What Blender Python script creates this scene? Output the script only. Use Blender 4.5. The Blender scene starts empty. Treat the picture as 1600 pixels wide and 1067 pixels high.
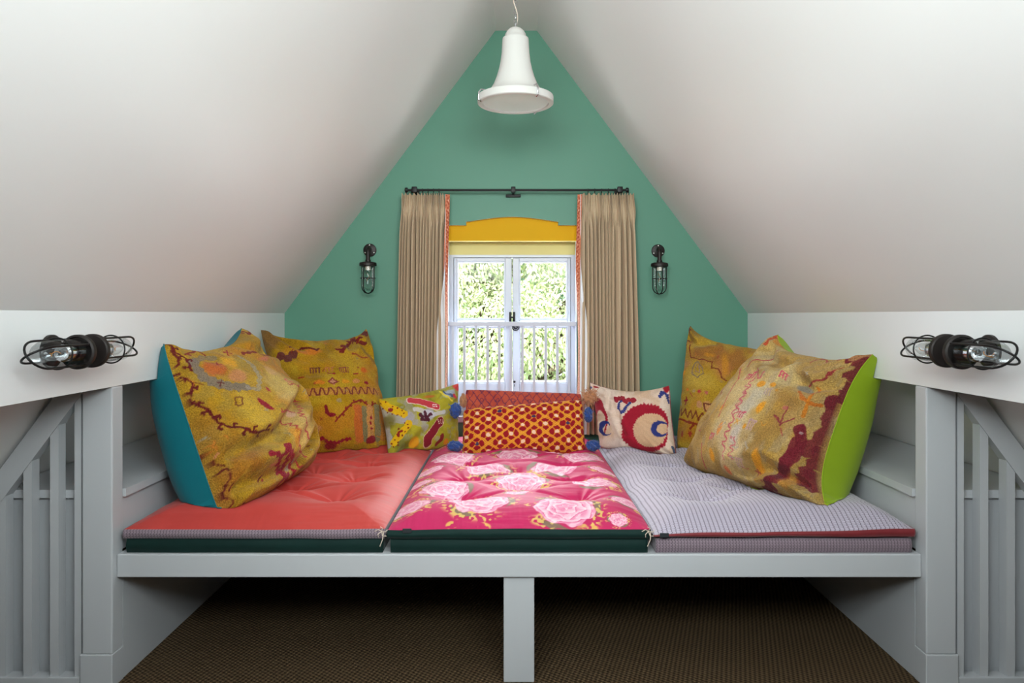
import bpy, bmesh, math, random
import numpy as np
from mathutils import Vector, Matrix

rng = np.random.default_rng(7)
random.seed(7)
SC = bpy.context.scene
COL = SC.collection
PI = math.pi

# ------------------------------------------------------------------ camera, sky, light, exposure
CX, CZ, F = -0.021, 1.086, 1150.0            # camera place; focal length in photo pixels (1600 wide)
cam_d = bpy.data.cameras.new('camera')
cam_d.sensor_width = 36.0
cam_d.lens = F / 1600 * 36
cam_d.shift_y = -(533.5 - 493.0) / 1600
cam_d.clip_start = 0.05
cam = bpy.data.objects.new('camera', cam_d)
cam.location = (CX, 0, CZ)
cam.rotation_euler = (PI / 2, 0, 0)
COL.objects.link(cam)
SC.camera = cam

SC.view_settings.view_transform = 'Standard'
SC.view_settings.look = 'None'
SC.view_settings.gamma = 1.0
SC.view_settings.use_curve_mapping = False
SC.view_settings.exposure = -0.1

world = bpy.data.worlds.new('sky')
SC.world = world
world.use_nodes = True
wn = world.node_tree.nodes
wn['Background'].inputs[0].default_value = (0.86, 0.94, 1.0, 1)
wn['Background'].inputs[1].default_value = 3.1


def lamp(name, kind, loc, aim, energy, color=(1, 1, 1), size=(1, 1), angle=None):
    d = bpy.data.lights.new(name, kind)
    d.energy = energy
    d.color = color
    if kind == 'AREA':
        d.shape = 'RECTANGLE'
        d.size, d.size_y = size
    if kind == 'SUN':
        d.angle = angle
    o = bpy.data.objects.new(name, d)
    o.location = loc
    o.rotation_euler = (Vector(aim) - Vector(loc)).to_track_quat('-Z', 'Y').to_euler()
    COL.objects.link(o)
    return o


# sun stands behind the house and lights the trees that the window looks out on
lamp('sun', 'SUN', (-2, -8, 12), (-0.3, 2, 0), 11.0, (1.0, 0.95, 0.90), angle=0.02)
# daylight at the gable window: from the open sky above, and an added fill below the sill, aimed up at the slopes
lamp('window_daylight', 'AREA', (-0.02, 4.95, 1.78), (-0.02, 2.7, 0.55), 175, (0.93, 0.97, 1.0), (1.9, 0.45))
lamp('window_bounce', 'AREA', (-0.02, 4.5, 0.44), (-0.02, 2.9, 1.9), 45, (0.97, 1.0, 0.98), (1.6, 0.4))
# added fill lamps out of view: the wide pair lights the opposite slopes
for nm, sx, en in (('rooflight_daylight_left', -1, 36), ('rooflight_daylight_right', 1, 32)):
    lo = lamp(nm, 'AREA', (sx * 0.64, -0.15, 1.75), (-sx * 0.32, 2.1, 2.2), en, (0.88, 0.975, 0.98), (1.1, 0.6))
    lo.data.spread = math.radians(125)
    lo = lamp(nm + '_ahead', 'AREA', (sx * 0.36, -0.15, 2.08), (-sx * 0.75, 2.8, 1.72), 5, (0.88, 0.98, 0.98), (0.5, 0.5))  # added narrow fill for the far slopes, sparing the posts
    lo.data.spread = math.radians(80)
SC.cycles.diffuse_bounces = 8


# ------------------------------------------------------------------ small helpers
def px(x, y, D):
    """a photo pixel at distance D -> world point"""
    return np.array([CX + (x - 800) * D / F, D, CZ - (y - 493) * D / F])


def to_px(P):
    P = np.asarray(P, float)
    return np.stack([800 + (P[..., 0] - CX) * F / P[..., 1], 493 - (P[..., 2] - CZ) * F / P[..., 1]], -1)


def s2l(c):
    c = np.asarray(c, float) / 255.0
    return np.where(c <= 0.04045, c / 12.92, ((c + 0.055) / 1.055) ** 2.4)


def rgb(*c):
    return tuple(s2l(c)) + (1.0,)


def smooth(e0, e1, x):
    t = np.clip((x - e0) / (e1 - e0 + 1e-12), 0, 1)
    return t * t * (3 - 2 * t)


_tabs = {}


def vnoise(x, y, seed=0):
    """value noise 0..1"""
    if seed not in _tabs:
        _tabs[seed] = np.random.default_rng(seed + 100).random((64, 64))
    T = _tabs[seed]
    x = np.asarray(x, float); y = np.asarray(y, float)
    xi = np.floor(x).astype(int); yi = np.floor(y).astype(int)
    fx = x - xi; fy = y - yi
    fx = fx * fx * (3 - 2 * fx); fy = fy * fy * (3 - 2 * fy)
    a = T[xi % 64, yi % 64]; b = T[(xi + 1) % 64, yi % 64]
    c = T[xi % 64, (yi + 1) % 64]; d = T[(xi + 1) % 64, (yi + 1) % 64]
    return (a * (1 - fx) + b * fx) * (1 - fy) + (c * (1 - fx) + d * fx) * fy


def fbm(x, y, seed=0, n=4):
    s = 0; a = .5; t = 0
    for i in range(n):
        s = s + a * vnoise(x * 2 ** i, y * 2 ** i, seed + i); t += a; a *= .5
    return s / t


# ------------------------------------------------------------------ materials
class NT:
    def __init__(self, name):
        self.m = bpy.data.materials.new(name)
        self.m.use_nodes = True
        self.t = self.m.node_tree
        self.b = self.t.nodes['Principled BSDF']

    def n(self, kind, **kw):
        nd = self.t.nodes.new(kind)
        for k, v in kw.items():
            if k.startswith('i_'):
                key = k[2:]
                nd.inputs[int(key) if key.isdigit() else key.replace('_', ' ')].default_value = v
            else:
                setattr(nd, k, v)
        return nd

    def l(self, a, b):
        self.t.links.new(a, b)

    def math(self, op, a, b=None):
        nd = self.n('ShaderNodeMath', operation=op)
        for i, v in enumerate((a, b)):
            if v is None: continue
            if isinstance(v, (int, float)): nd.inputs[i].default_value = v
            else: self.l(v, nd.inputs[i])
        return nd.outputs[0]

    def coord(self, out='Object'):
        return self.n('ShaderNodeTexCoord').outputs[out]

    def noise(self, scale, detail=3, vec=None):
        nd = self.n('ShaderNodeTexNoise')
        nd.inputs['Scale'].default_value = scale
        nd.inputs['Detail'].default_value = detail
        self.l(vec if vec is not None else self.coord(), nd.inputs['Vector'])
        return nd.outputs[0]

    def bump(self, h, strength=.2, dist=.002):
        nd = self.n('ShaderNodeBump')
        nd.inputs['Strength'].default_value = strength
        nd.inputs['Distance'].default_value = dist
        self.l(h, nd.inputs['Height'])
        self.l(nd.outputs[0], self.b.inputs['Normal'])

    def mix(self, f, a, b):
        nd = self.n('ShaderNodeMix', data_type='RGBA')
        for i, v in ((0, f), (6, a), (7, b)):
            if isinstance(v, (int, float, tuple)): nd.inputs[i].default_value = v
            else: self.l(v, nd.inputs[i])
        return nd.outputs[2]


def plain(name, c, rough=.5, metal=0, var=.06, scale=8, bump=0, bscale=300, sheen=0, spec=.5, coat=0):
    k = NT(name)
    c = rgb(*c)
    dark = tuple(v * (1 - var) for v in c[:3]) + (1,)
    lite = tuple(min(1, v * (1 + var)) for v in c[:3]) + (1,)
    k.l(k.mix(k.noise(scale), dark, lite), k.b.inputs['Base Color'])
    k.b.inputs['Roughness'].default_value = rough
    k.b.inputs['Metallic'].default_value = metal
    k.b.inputs['Specular IOR Level'].default_value = spec
    k.b.inputs['Sheen Weight'].default_value = sheen
    k.b.inputs['Coat Weight'].default_value = coat
    if bump:
        k.bump(k.noise(bscale, 2), bump, .001)
    return k.m


def cloth(name, rough=.85, sheen=.3, bump=.4, bscale=350, dist=.003, fleck=.0, fscale=500, sheen_tint=None, spec=.2, weave=False):
    """surface whose colours come from the woven pattern attribute 'pattern'"""
    k = NT(name)
    at = k.n('ShaderNodeAttribute', attribute_name='pattern')
    col = at.outputs['Color']
    nz = k.noise(bscale, 3)
    if fleck:
        f2 = k.noise(fscale, 2)
        mr = k.n('ShaderNodeMapRange', i_From_Min=.3, i_From_Max=.7, i_To_Min=1 - fleck, i_To_Max=1 + fleck)
        k.l(f2, mr.inputs['Value'])
        vm = k.n('ShaderNodeVectorMath', operation='SCALE')
        k.l(col, vm.inputs[0]); k.l(mr.outputs[0], vm.inputs['Scale'])
        col = vm.outputs[0]
    k.l(col, k.b.inputs['Base Color'])
    k.b.inputs['Roughness'].default_value = rough
    k.b.inputs['Sheen Weight'].default_value = sheen
    k.b.inputs['Sheen Roughness'].default_value = .4
    k.b.inputs['Specular IOR Level'].default_value = spec
    if bump: k.bump(nz, bump, dist)
    return k.m


def glass_mat(name, tint=(1, 1, 1, 1), gloss=.9):
    k = NT(name)
    out = k.t.nodes['Material Output']
    tr = k.n('ShaderNodeBsdfTransparent'); tr.inputs[0].default_value = tint
    gl = k.n('ShaderNodeBsdfGlossy'); gl.inputs['Roughness'].default_value = .03
    fr = k.n('ShaderNodeFresnel'); fr.inputs[0].default_value = 1.5
    nz = k.noise(3.0, 1)
    f = k.math('MULTIPLY', fr.outputs[0], k.math('ADD', k.math('MULTIPLY', nz, .2), gloss - .1))
    mx = k.n('ShaderNodeMixShader')
    k.l(f, mx.inputs[0]); k.l(tr.outputs[0], mx.inputs[1]); k.l(gl.outputs[0], mx.inputs[2])
    k.l(mx.outputs[0], out.inputs[0])
    return k.m


M = {}
M['plaster'] = plain('white_plaster', (232, 231, 229), .42, var=.012, scale=3, bump=.05, bscale=30, spec=.45)
M['gloss_white'] = plain('white_gloss_paint', (228, 229, 229), .25, var=.012, scale=4, bump=.03, bscale=40)
M['white_wood'] = plain('white_painted_wood', (189, 191, 194), .38, var=.015, scale=5, bump=.03, bscale=60)
M['green'] = plain('green_wall_paint', (89, 140, 118), .5, var=.025, scale=2.5, bump=.04, bscale=60, spec=.35)
M['yellow'] = plain('yellow_paint', (214, 164, 8), .6, var=.02, scale=3, spec=.15)
M['pale_yellow'] = plain('pale_yellow_paint', (205, 194, 120), .5, var=.02, scale=3)
M['cream_edge'] = plain('cream_paint', (240, 228, 170), .5, var=.01)
M['window_white'] = plain('window_paint', (192, 198, 210), .35, var=.01)
M['bronze'] = plain('dark_bronze', (34, 27, 25), .5, metal=.35, var=.2, scale=40)
M['iron'] = plain('black_iron', (24, 23, 23), .45, metal=.5, var=.2, scale=40)
M['chrome'] = plain('polished_chrome', (205, 205, 208), .12, metal=1, var=.03)
M['screw'] = plain('steel_screw', (225, 222, 215), .3, metal=.8, var=.05)
M['glass'] = glass_mat('clear_glass', gloss=.1)
M['lamp_glass'] = glass_mat('lamp_glass', (.95, .965, .965, 1), .38)
M['enamel'] = plain('white_enamel', (205, 203, 198), .3, var=.012, spec=.5)
M['filament'] = plain('amber_filament', (214, 140, 60), .4, metal=.6, var=.1)
M['ivory'] = plain('ivory_lampholder', (228, 222, 205), .5)
k = NT('frosted_glass')
k.l(k.mix(k.noise(6), rgb(226, 238, 233), rgb(232, 243, 239)), k.b.inputs['Base Color'])
k.b.inputs['Roughness'].default_value = .25
M['frosted'] = k.m

# sisal carpet: interlaced loops in slanting rows
k = NT('sisal_weave')
sep = k.n('ShaderNodeSeparateXYZ'); k.l(k.coord(), sep.inputs[0])
X, Y = sep.outputs[0], sep.outputs[1]
wx = k.math('SINE', k.math('MULTIPLY', k.math('ADD', X, k.math('MULTIPLY', Y, .35)), 2 * PI / .017))
wy = k.math('SINE', k.math('MULTIPLY', k.math('SUBTRACT', Y, k.math('MULTIPLY', X, .25)), 2 * PI / .024))
hgt = k.math('MULTIPLY', wx, wy)
hgt = k.math('ADD', k.math('MULTIPLY', hgt, .5), .5)
hgt2 = k.math('ADD', k.math('MULTIPLY', k.noise(160, 2), .5), hgt)
big = k.mix(k.noise(5), rgb(104, 84, 60), rgb(120, 98, 72))
k.l(k.mix(hgt, rgb(44, 33, 23), big), k.b.inputs['Base Color'])
k.b.inputs['Roughness'].default_value = .95
k.b.inputs['Specular IOR Level'].default_value = .1
k.bump(hgt2, .9, .006)
M['sisal'] = k.m


def woven(name, ground, line, period=.0135):
    """pale cloth with broken dark chevron threads running along its length"""
    k = NT(name)
    uv = k.n('ShaderNodeUVMap').outputs[0]
    sp = k.n('ShaderNodeSeparateXYZ'); k.l(uv, sp.inputs[0])
    u, v = sp.outputs[0], sp.outputs[1]
    wob = k.math('MULTIPLY', k.math('PINGPONG', v, .0045), .75)
    fu = k.math('FRACT', k.math('DIVIDE', k.math('ADD', u, wob), period))
    d = k.math('ABSOLUTE', k.math('SUBTRACT', fu, .5))
    ln = k.n('ShaderNodeMapRange', i_From_Min=.06, i_From_Max=.14, i_To_Min=1.0, i_To_Max=0.0)
    k.l(d, ln.inputs['Value'])
    half = k.math('FRACT', k.math('DIVIDE', k.math('ADD', k.math('MULTIPLY', k.math('PINGPONG', v, .0045), 1.0), u), period / 3))
    ln2 = k.n('ShaderNodeMapRange', i_From_Min=.25, i_From_Max=.45, i_To_Min=.55, i_To_Max=0.0)
    k.l(k.math('ABSOLUTE', k.math('SUBTRACT', half, .5)), ln2.inputs['Value'])
    br = k.math('GREATER_THAN', k.math('FRACT', k.math('DIVIDE', v, .009)), .25)
    tot = k.math('MAXIMUM', k.math('MULTIPLY', ln.outputs[0], .80), k.math('MULTIPLY', k.math('MULTIPLY', ln2.outputs[0], br), .55))
    base = k.mix(k.noise(7), tuple(x * .96 for x in rgb(*ground)[:3]) + (1,), rgb(*ground))
    k.l(k.mix(tot, base, rgb(*line)), k.b.inputs['Base Color'])
    k.b.inputs['Roughness'].default_value = .75
    k.b.inputs['Sheen Weight'].default_value = .2
    k.b.inputs['Specular IOR Level'].default_value = .25
    k.bump(tot, .25, .0015)
    return k.m


M['woven'] = woven('lilac_woven_cotton', (192, 184, 200), (58, 36, 52))
M['woven_side'] = woven('lilac_woven_cotton_border', (146, 128, 138), (26, 15, 25), .009)
M['red_edge'] = plain('red_piping', (118, 16, 26), .6, var=.15, scale=60, bump=.3, sheen=.3)
M['green_velvet'] = plain('dark_green_velvet', (5, 38, 34), .7, var=.25, scale=12, bump=.2, bscale=200, sheen=.08, spec=.2)
M['coral'] = cloth('coral_velvet', .6, .08, .12, 500, .0008, spec=.25)
M['floral'] = cloth('printed_floral_cotton', .6, .05, .1, 500, .0008, spec=.25)
M['kilim'] = cloth('kilim_wool', .95, .08, .9, 190, .007, .30, 230, spec=.06)
M['embroidery'] = cloth('embroidered_cotton', .85, .08, .6, 450, .003, .2, 500, spec=.12)
M['curtain'] = cloth('striped_curtain_linen', .85, .15, .15, 500, .001, .06, 300)
M['braid'] = cloth('orange_braid', .9, .2, .6, 300, .003, .2, 200)
M['teal'] = plain('teal_cotton', (0, 102, 113), .7, var=.08, scale=10, bump=.15, bscale=500, sheen=.08, spec=.2)
M['lime'] = plain('lime_cotton', (138, 164, 22), .7, var=.06, scale=10, bump=.15, bscale=500, sheen=.08, spec=.2)
M['blue_cotton'] = plain('blue_cotton', (20, 120, 160), .7, var=.08, scale=10)
M['ochre_back'] = plain('ochre_cotton', (130, 98, 44), .8, var=.1, scale=20, bump=.3)
M['burgundy'] = plain('burgundy_velvet', (118, 22, 38), .6, var=.12, scale=16, sheen=.5)
M['terracotta'] = plain('terracotta_cotton', (160, 66, 48), .8, var=.1, scale=16)
M['orange_back'] = plain('orange_cotton', (178, 60, 26), .8, var=.1, scale=16)
M['blue_yarn'] = plain('royal_blue_yarn', (26, 62, 128), .85, var=.25, scale=60, bump=.6, bscale=220, sheen=.4)
M['tan_yarn'] = plain('tan_yarn', (178, 122, 82), .9, var=.3, scale=70, bump=.8, bscale=220, sheen=.3)
M['lining'] = plain('white_lining', (236, 238, 242), .8, var=.02)
M['tag'] = plain('black_woven_tag', (30, 36, 40), .7, var=.2, scale=60)
M['twine'] = plain('cream_twine', (214, 196, 180), .8, var=.15, scale=90)
M['stone'] = plain('pale_stone', (226, 226, 220), .8, var=.05, scale=6, bump=.1, bscale=40)
M['lawn'] = plain('grass', (120, 150, 80), .9, var=.2, scale=3)
M['bark'] = plain('bark', (96, 82, 66), .9, var=.25, scale=12, bump=.6, bscale=30)


# ------------------------------------------------------------------ mesh building
class MB:
    def __init__(self):
        self.v = []; self.f = []; self.n = 0

    def add(self, V, Fc):
        V = np.asarray(V, float).reshape(-1, 3)
        self.v.append(V)
        self.f += [tuple(i + self.n for i in f) for f in Fc]
        self.n += len(V)
        return self

    def box(self, a, b, bevel=0.0):
        a = np.minimum(a, b).astype(float), np.maximum(a, b).astype(float)
        lo, hi = a
        if bevel <= 0:
            V = [(x, y, z) for x in (lo[0], hi[0]) for y in (lo[1], hi[1]) for z in (lo[2], hi[2])]
            return self.add(V, [(0, 1, 3, 2), (4, 6, 7, 5), (0, 4, 5, 1), (2, 3, 7, 6), (0, 2, 6, 4), (1, 5, 7, 3)])
        bm = bmesh.new()
        bmesh.ops.create_cube(bm, size=1, matrix=Matrix.Translation((lo + hi) / 2) @ Matrix.Diagonal(tuple(hi - lo) + (1,)))
        bmesh.ops.bevel(bm, geom=bm.edges[:], offset=bevel, segments=2, affect='EDGES', profile=.5)
        return self.bm(bm)

    def bm(self, bm):
        bm.verts.ensure_lookup_table()
        for i, v in enumerate(bm.verts): v.index = i
        V = [v.co[:] for v in bm.verts]
        Fc = [tuple(v.index for v in f.verts) for f in bm.faces]
        bm.free()
        return self.add(V, Fc)

    def prism(self, pts, axis, a, b):
        """polygon in the plane across `axis`, extruded from a to b"""
        n = len(pts)
        def mk(p, t):
            if axis == 'y': return (p[0], t, p[1])
            if axis == 'x': return (t, p[0], p[1])
            return (p[0], p[1], t)
        V = [mk(p, a) for p in pts] + [mk(p, b) for p in pts]
        Fc = [tuple(range(n)), tuple(range(2 * n - 1, n - 1, -1))]
        Fc += [(i, (i + 1) % n + 0, (i + 1) % n + n, i + n) for i in range(n)]
        return self.add(V, Fc)

    def tube(self, path, r, seg=10, closed=False, caps=True):
        P = np.asarray(path, float); n = len(P)
        R = np.full(n, r) if np.isscalar(r) else np.asarray(r, float)
        if closed:
            T = np.roll(P, -1, 0) - np.roll(P, 1, 0)
        else:
            T = np.gradient(P, axis=0)
        T /= np.linalg.norm(T, axis=1)[:, None] + 1e-12
        ref = np.array([0, 0, 1.0]) if abs(T[0][2]) < .9 else np.array([1.0, 0, 0])
        nrm = np.cross(T[0], ref); nrm /= np.linalg.norm(nrm)
        V = []
        for i in range(n):
            nrm = nrm - T[i] * np.dot(nrm, T[i]); nrm /= np.linalg.norm(nrm) + 1e-12
            b = np.cross(T[i], nrm)
            for j in range(seg):
                a = 2 * PI * j / seg
                V.append(P[i] + R[i] * (math.cos(a) * nrm + math.sin(a) * b))
        Fc = []
        for i in range(n if closed else n - 1):
            for j in range(seg):
                i2 = (i + 1) % n
                Fc.append((i * seg + j, i * seg + (j + 1) % seg, i2 * seg + (j + 1) % seg, i2 * seg + j))
        if caps and not closed:
            Fc.append(tuple(range(seg - 1, -1, -1)))
            Fc.append(tuple((n - 1) * seg + j for j in range(seg)))
        return self.add(V, Fc)

    def lathe(self, prof, origin=(0, 0, 0), axis=(0, 0, 1), seg=32):
        """profile of (radius, height) about an axis through origin"""
        ax = Vector(axis).normalized()
        q = ax.to_track_quat('Z', 'Y').to_matrix()
        V = []
        for r, h in prof:
            for j in range(seg):
                a = 2 * PI * j / seg
                V.append(q @ Vector((r * math.cos(a), r * math.sin(a), h)) + Vector(origin))
        Fc = []
        for i in range(len(prof) - 1):
            for j in range(seg):
                Fc.append((i * seg + j, i * seg + (j + 1) % seg, (i + 1) * seg + (j + 1) % seg, (i + 1) * seg + j))
        if prof[0][0] > 1e-6: Fc.append(tuple(range(seg - 1, -1, -1)))
        if prof[-1][0] > 1e-6: Fc.append(tuple((len(prof) - 1) * seg + j for j in range(seg)))
        return self.add([tuple(v) for v in V], Fc)

    def build(self, name, mat, parent=None, smooth_angle=None, weld=False):
        V = np.concatenate(self.v)
        me = bpy.data.meshes.new(name)
        org = np.zeros(3)
        if parent is not None: org = np.array(world_loc(parent))
        me.from_pydata((V - org).tolist(), [], self.f)
        bm = bmesh.new(); bm.from_mesh(me)
        if weld: bmesh.ops.remove_doubles(bm, verts=bm.verts, dist=1e-5)
        bmesh.ops.recalc_face_normals(bm, faces=bm.faces)
        bm.to_mesh(me); bm.free()
        me.materials.append(mat)
        if smooth_angle:
            me.polygons.foreach_set('use_smooth', [True] * len(me.polygons))
            me.set_sharp_from_angle(angle=math.radians(smooth_angle))
        o = bpy.data.objects.new(name, me)
        COL.objects.link(o)
        if parent is not None: o.parent = parent
        return o


def world_loc(o):
    p = Vector(o.location)
    while o.parent is not None:
        o = o.parent; p += Vector(o.location)
    return p


def thing(name, loc, label, cat, group=None):
    o = bpy.data.objects.new(name, None)
    o.empty_display_size = .05
    o.location = loc
    COL.objects.link(o)
    return tag(o, label, cat, group)


def tag(o, label, cat, group=None):
    o['label'] = label; o['category'] = cat
    if group: o['group'] = group
    return o


def struct(o):
    o['kind'] = 'structure'
    return o


def grid_mesh(name, P, mat, parent=None, colors=None, uv=None, flip=False):
    """P: (n,m,3) grid of points -> smooth quad mesh"""
    n, m = P.shape[:2]
    org = np.array(world_loc(parent)) if parent is not None else np.zeros(3)
    idx = np.arange(n * m).reshape(n, m)
    q = np.stack([idx[:-1, :-1], idx[1:, :-1], idx[1:, 1:], idx[:-1, 1:]], -1).reshape(-1, 4)
    if flip: q = q[:, ::-1]
    me = bpy.data.meshes.new(name)
    me.vertices.add(n * m)
    me.vertices.foreach_set('co', (P.reshape(-1, 3) - org).astype(np.float32).ravel())
    me.loops.add(q.size)
    me.loops.foreach_set('vertex_index', q.astype(np.int32).ravel())
    me.polygons.add(len(q))
    me.polygons.foreach_set('loop_start', (np.arange(len(q)) * 4).astype(np.int32))
    me.polygons.foreach_set('loop_total', np.full(len(q), 4, np.int32))
    me.polygons.foreach_set('use_smooth', np.ones(len(q), bool))
    me.update(calc_edges=True)
    if colors is not None:
        c = np.ones((n * m, 4), np.float32)
        c[:, :3] = s2l(np.clip(colors.reshape(-1, 3), 0, 255))
        at = me.color_attributes.new('pattern', 'FLOAT_COLOR', 'POINT')
        at.data.foreach_set('color', c.ravel())
    if uv is not None:
        ul = me.uv_layers.new(name='UVMap')
        ul.data.foreach_set('uv', uv.reshape(-1, 2)[q.ravel()].astype(np.float32).ravel())
    me.materials.append(mat)
    me.validate()
    o = bpy.data.objects.new(name, me)
    COL.objects.link(o)
    if parent is not None: o.parent = parent
    return o


# ================================================================== THE SETTING
W = 1.184            # half distance between the two beams
D_GABLE = 3.765
Z_KNEE, Z_RIDGE, X_RIDGE = 1.098, 2.543, .106
SL = (Z_RIDGE - Z_KNEE) / (W - X_RIDGE)
Y_REAR = -1.1


def roof_z(x): return Z_KNEE + (W - abs(x)) * SL


def roof_x(z): return W - (z - Z_KNEE) / SL


struct(MB().box((-2.1, Y_REAR, -.06), (2.1, 4.0, 0)).build('floor', M['sisal']))


def slab(sign):
    """one roof slope with the hole of a rooflight in it, 0.12 thick"""
    y0, y1, h0, h1 = -.75, .45, 1.50, 2.10
    Ys = [Y_REAR, y0, y1, 4.0]
    Zs = [-.05, h0, h1, Z_RIDGE]
    mb = MB()
    nx, nz = SL / math.hypot(SL, 1), 1 / math.hypot(SL, 1)
    for i in range(3):
        for j in range(3):
            if i == 1 and j == 1: continue
            q = []
            for t in (0, .12):
                for (yy, zz) in ((Ys[i], Zs[j]), (Ys[i + 1], Zs[j]), (Ys[i + 1], Zs[j + 1]), (Ys[i], Zs[j + 1])):
                    q.append((sign * (roof_x(zz) + nx * t), yy, zz + nz * t))
            mb.add(q, [(0, 1, 2, 3), (7, 6, 5, 4), (0, 4, 5, 1), (1, 5, 6, 2), (2, 6, 7, 3), (3, 7, 4, 0)])
    return mb


mb = slab(1)
m2 = slab(-1)
for V in m2.v: pass
off = mb.n
mb.v += m2.v
mb.f += [tuple(i + off for i in f) for f in m2.f]
mb.n += m2.n
mb.box((-X_RIDGE - .06, Y_REAR, Z_RIDGE), (X_RIDGE + .06, 4.0, Z_RIDGE + .1))
struct(mb.build('ceiling', M['plaster']))

# rooflights, added out of view to bring in light: a frame and a pane in each hole
for n_, sign in ((2, -1), (3, 1)):
    r = bpy.data.objects.new('window_%d' % n_, None)
    r.location = (sign * roof_x(1.8), -.15, 1.8)
    COL.objects.link(r); struct(r)
    nx, nz = sign * SL / math.hypot(SL, 1), 1 / math.hypot(SL, 1)
    def rp(y, z, t): return (sign * roof_x(z) + nx * t, y, z + nz * t)
    mb = MB()
    y0, y1, h0, h1 = -.75, .45, 1.50, 2.10
    for (a0, a1, b0, b1) in ((y0, y1, h0, h0 + .05), (y0, y1, h1 - .05, h1), (y0, y0 + .06, h0 + .05, h1 - .05), (y1 - .06, y1, h0 + .05, h1 - .05)):
        q = [rp(a0, b0, .03), rp(a1, b0, .03), rp(a1, b1, .03), rp(a0, b1, .03), rp(a0, b0, .11), rp(a1, b0, .11), rp(a1, b1, .11), rp(a0, b1, .11)]
        mb.add(q, [(0, 1, 2, 3), (7, 6, 5, 4), (0, 4, 5, 1), (1, 5, 6, 2), (2, 6, 7, 3), (3, 7, 4, 0)])
    mb.build('rooflight_frame', M['window_white'], r)
    q = [rp(y0, h0, .07), rp(y1, h0, .07), rp(y1, h1, .07), rp(y0, h1, .07), rp(y0, h0, .076), rp(y1, h0, .076), rp(y1, h1, .076), rp(y0, h1, .076)]
    MB().add(q, [(0, 1, 2, 3), (7, 6, 5, 4), (0, 4, 5, 1), (1, 5, 6, 2), (2, 6, 7, 3), (3, 7, 4, 0)]).build('pane', M['glass'], r)

# rear gable, unseen; set close and dark to cut bounce on the woodwork
struct(MB().prism([(-2.05, 0), (2.05, 0), (X_RIDGE, Z_RIDGE), (-X_RIDGE, Z_RIDGE)], 'y', Y_REAR - .1, Y_REAR).build('wall_front', M['green_velvet']))

# green gable with the shaped window opening
OX0, OX1, OZ0 = -.352, .312, .56
WCX = (OX0 + OX1) / 2
FLAT, SHO, APEX, SHX = 1.548, 1.5655, 1.591, .236
mb = MB()
zr = Z_RIDGE + .02
Lx = lambda z: -roof_x(z) - .02
yb = D_GABLE + .022
mb.prism([(-2.05, 0), (OX0, 0), (OX0, FLAT), (Lx(FLAT), FLAT), (Lx(.1) , .1)], 'y', D_GABLE, yb)
mb.prism([(OX1, 0), (2.05, 0), (-Lx(.1), .1), (-Lx(FLAT), FLAT), (OX1, FLAT)], 'y', D_GABLE, yb)
mb.prism([(OX0, 0), (OX1, 0), (OX1, OZ0), (OX0, OZ0)], 'y', D_GABLE, yb)
arch = []
for t in np.linspace(-1, 1, 25):
    arch.append((WCX + t * SHX, SHO + (APEX - SHO) * math.cos(t * PI / 2) ** 1.15))
top = [(Lx(FLAT), FLAT), (OX0, FLAT), (WCX - SHX, FLAT)] + arch + [(WCX + SHX, FLAT), (OX1, FLAT), (-Lx(FLAT), FLAT), (X_RIDGE + .02, zr), (-X_RIDGE - .02, zr)]
mb.prism(top, 'y', D_GABLE, yb)
wb = mb.build('wall_back', M['green'])
struct(wb)
# cut edge of the opening, painted cream
me = wb.data
me.materials.append(M['cream_edge'])
for p in me.polygons:
    c = p.center
    if abs(p.normal.y) < .5 and OX0 - .002 < c.x < OX1 + .002 and OZ0 - .01 < c.z < APEX + .01: p.material_index = 1
# outer skin of the gable, behind the board
mb = MB()
ya, yz = yb, 4.02
mb.box((-2.05, ya, 0), (OX0 - .02, yz, 1.50)).box((OX1 + .02, ya, 0), (2.05, yz, 1.50)).box((OX0 - .02, ya, 0), (OX1 + .02, yz, OZ0))
mb.prism([(Lx(1.66) + .1, 1.5), (OX0 - .02, 1.5), (OX0 - .02, 1.66), (OX1 + .02, 1.66), (OX1 + .02, 1.5), (-Lx(1.66) - .1, 1.5), (.1, Z_RIDGE), (-.1, Z_RIDGE)], 'y', ya + .012, yz)
struct(mb.build('wall_gable_core', M['stone']))

# yellow panel, pale head board, reveals and sill round the window
ZH = 1.4716
struct(MB().box((OX0 - .018, yb + .003, ZH), (OX1 + .018, yb + .013, 1.65)).build('trim_1', M['yellow']))
mb = MB().box((OX0 - .018, 3.897, 1.408), (OX1 + .018, 3.925, 1.62)).box((OX0 - .018, yb + .013, ZH), (OX1 + .018, 3.897, ZH + .02))
mb.tube([(OX0, 3.892, ZH - .006), (OX1, 3.892, ZH - .006)], .006, 8)
struct(mb.build('trim_2', M['pale_yellow']))
mb = MB().box((OX0 - .02, D_GABLE + .001, OZ0), (OX0, 4.02, ZH)).box((OX1, D_GABLE + .001, OZ0), (OX1 + .02, 4.02, ZH))
struct(mb.build('trim_3', M['window_white']))
struct(MB().box((OX0, D_GABLE - .012, OZ0 - .02), (OX1, 4.03, OZ0 + .012), .004).build('trim_4', M['window_white']))

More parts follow.
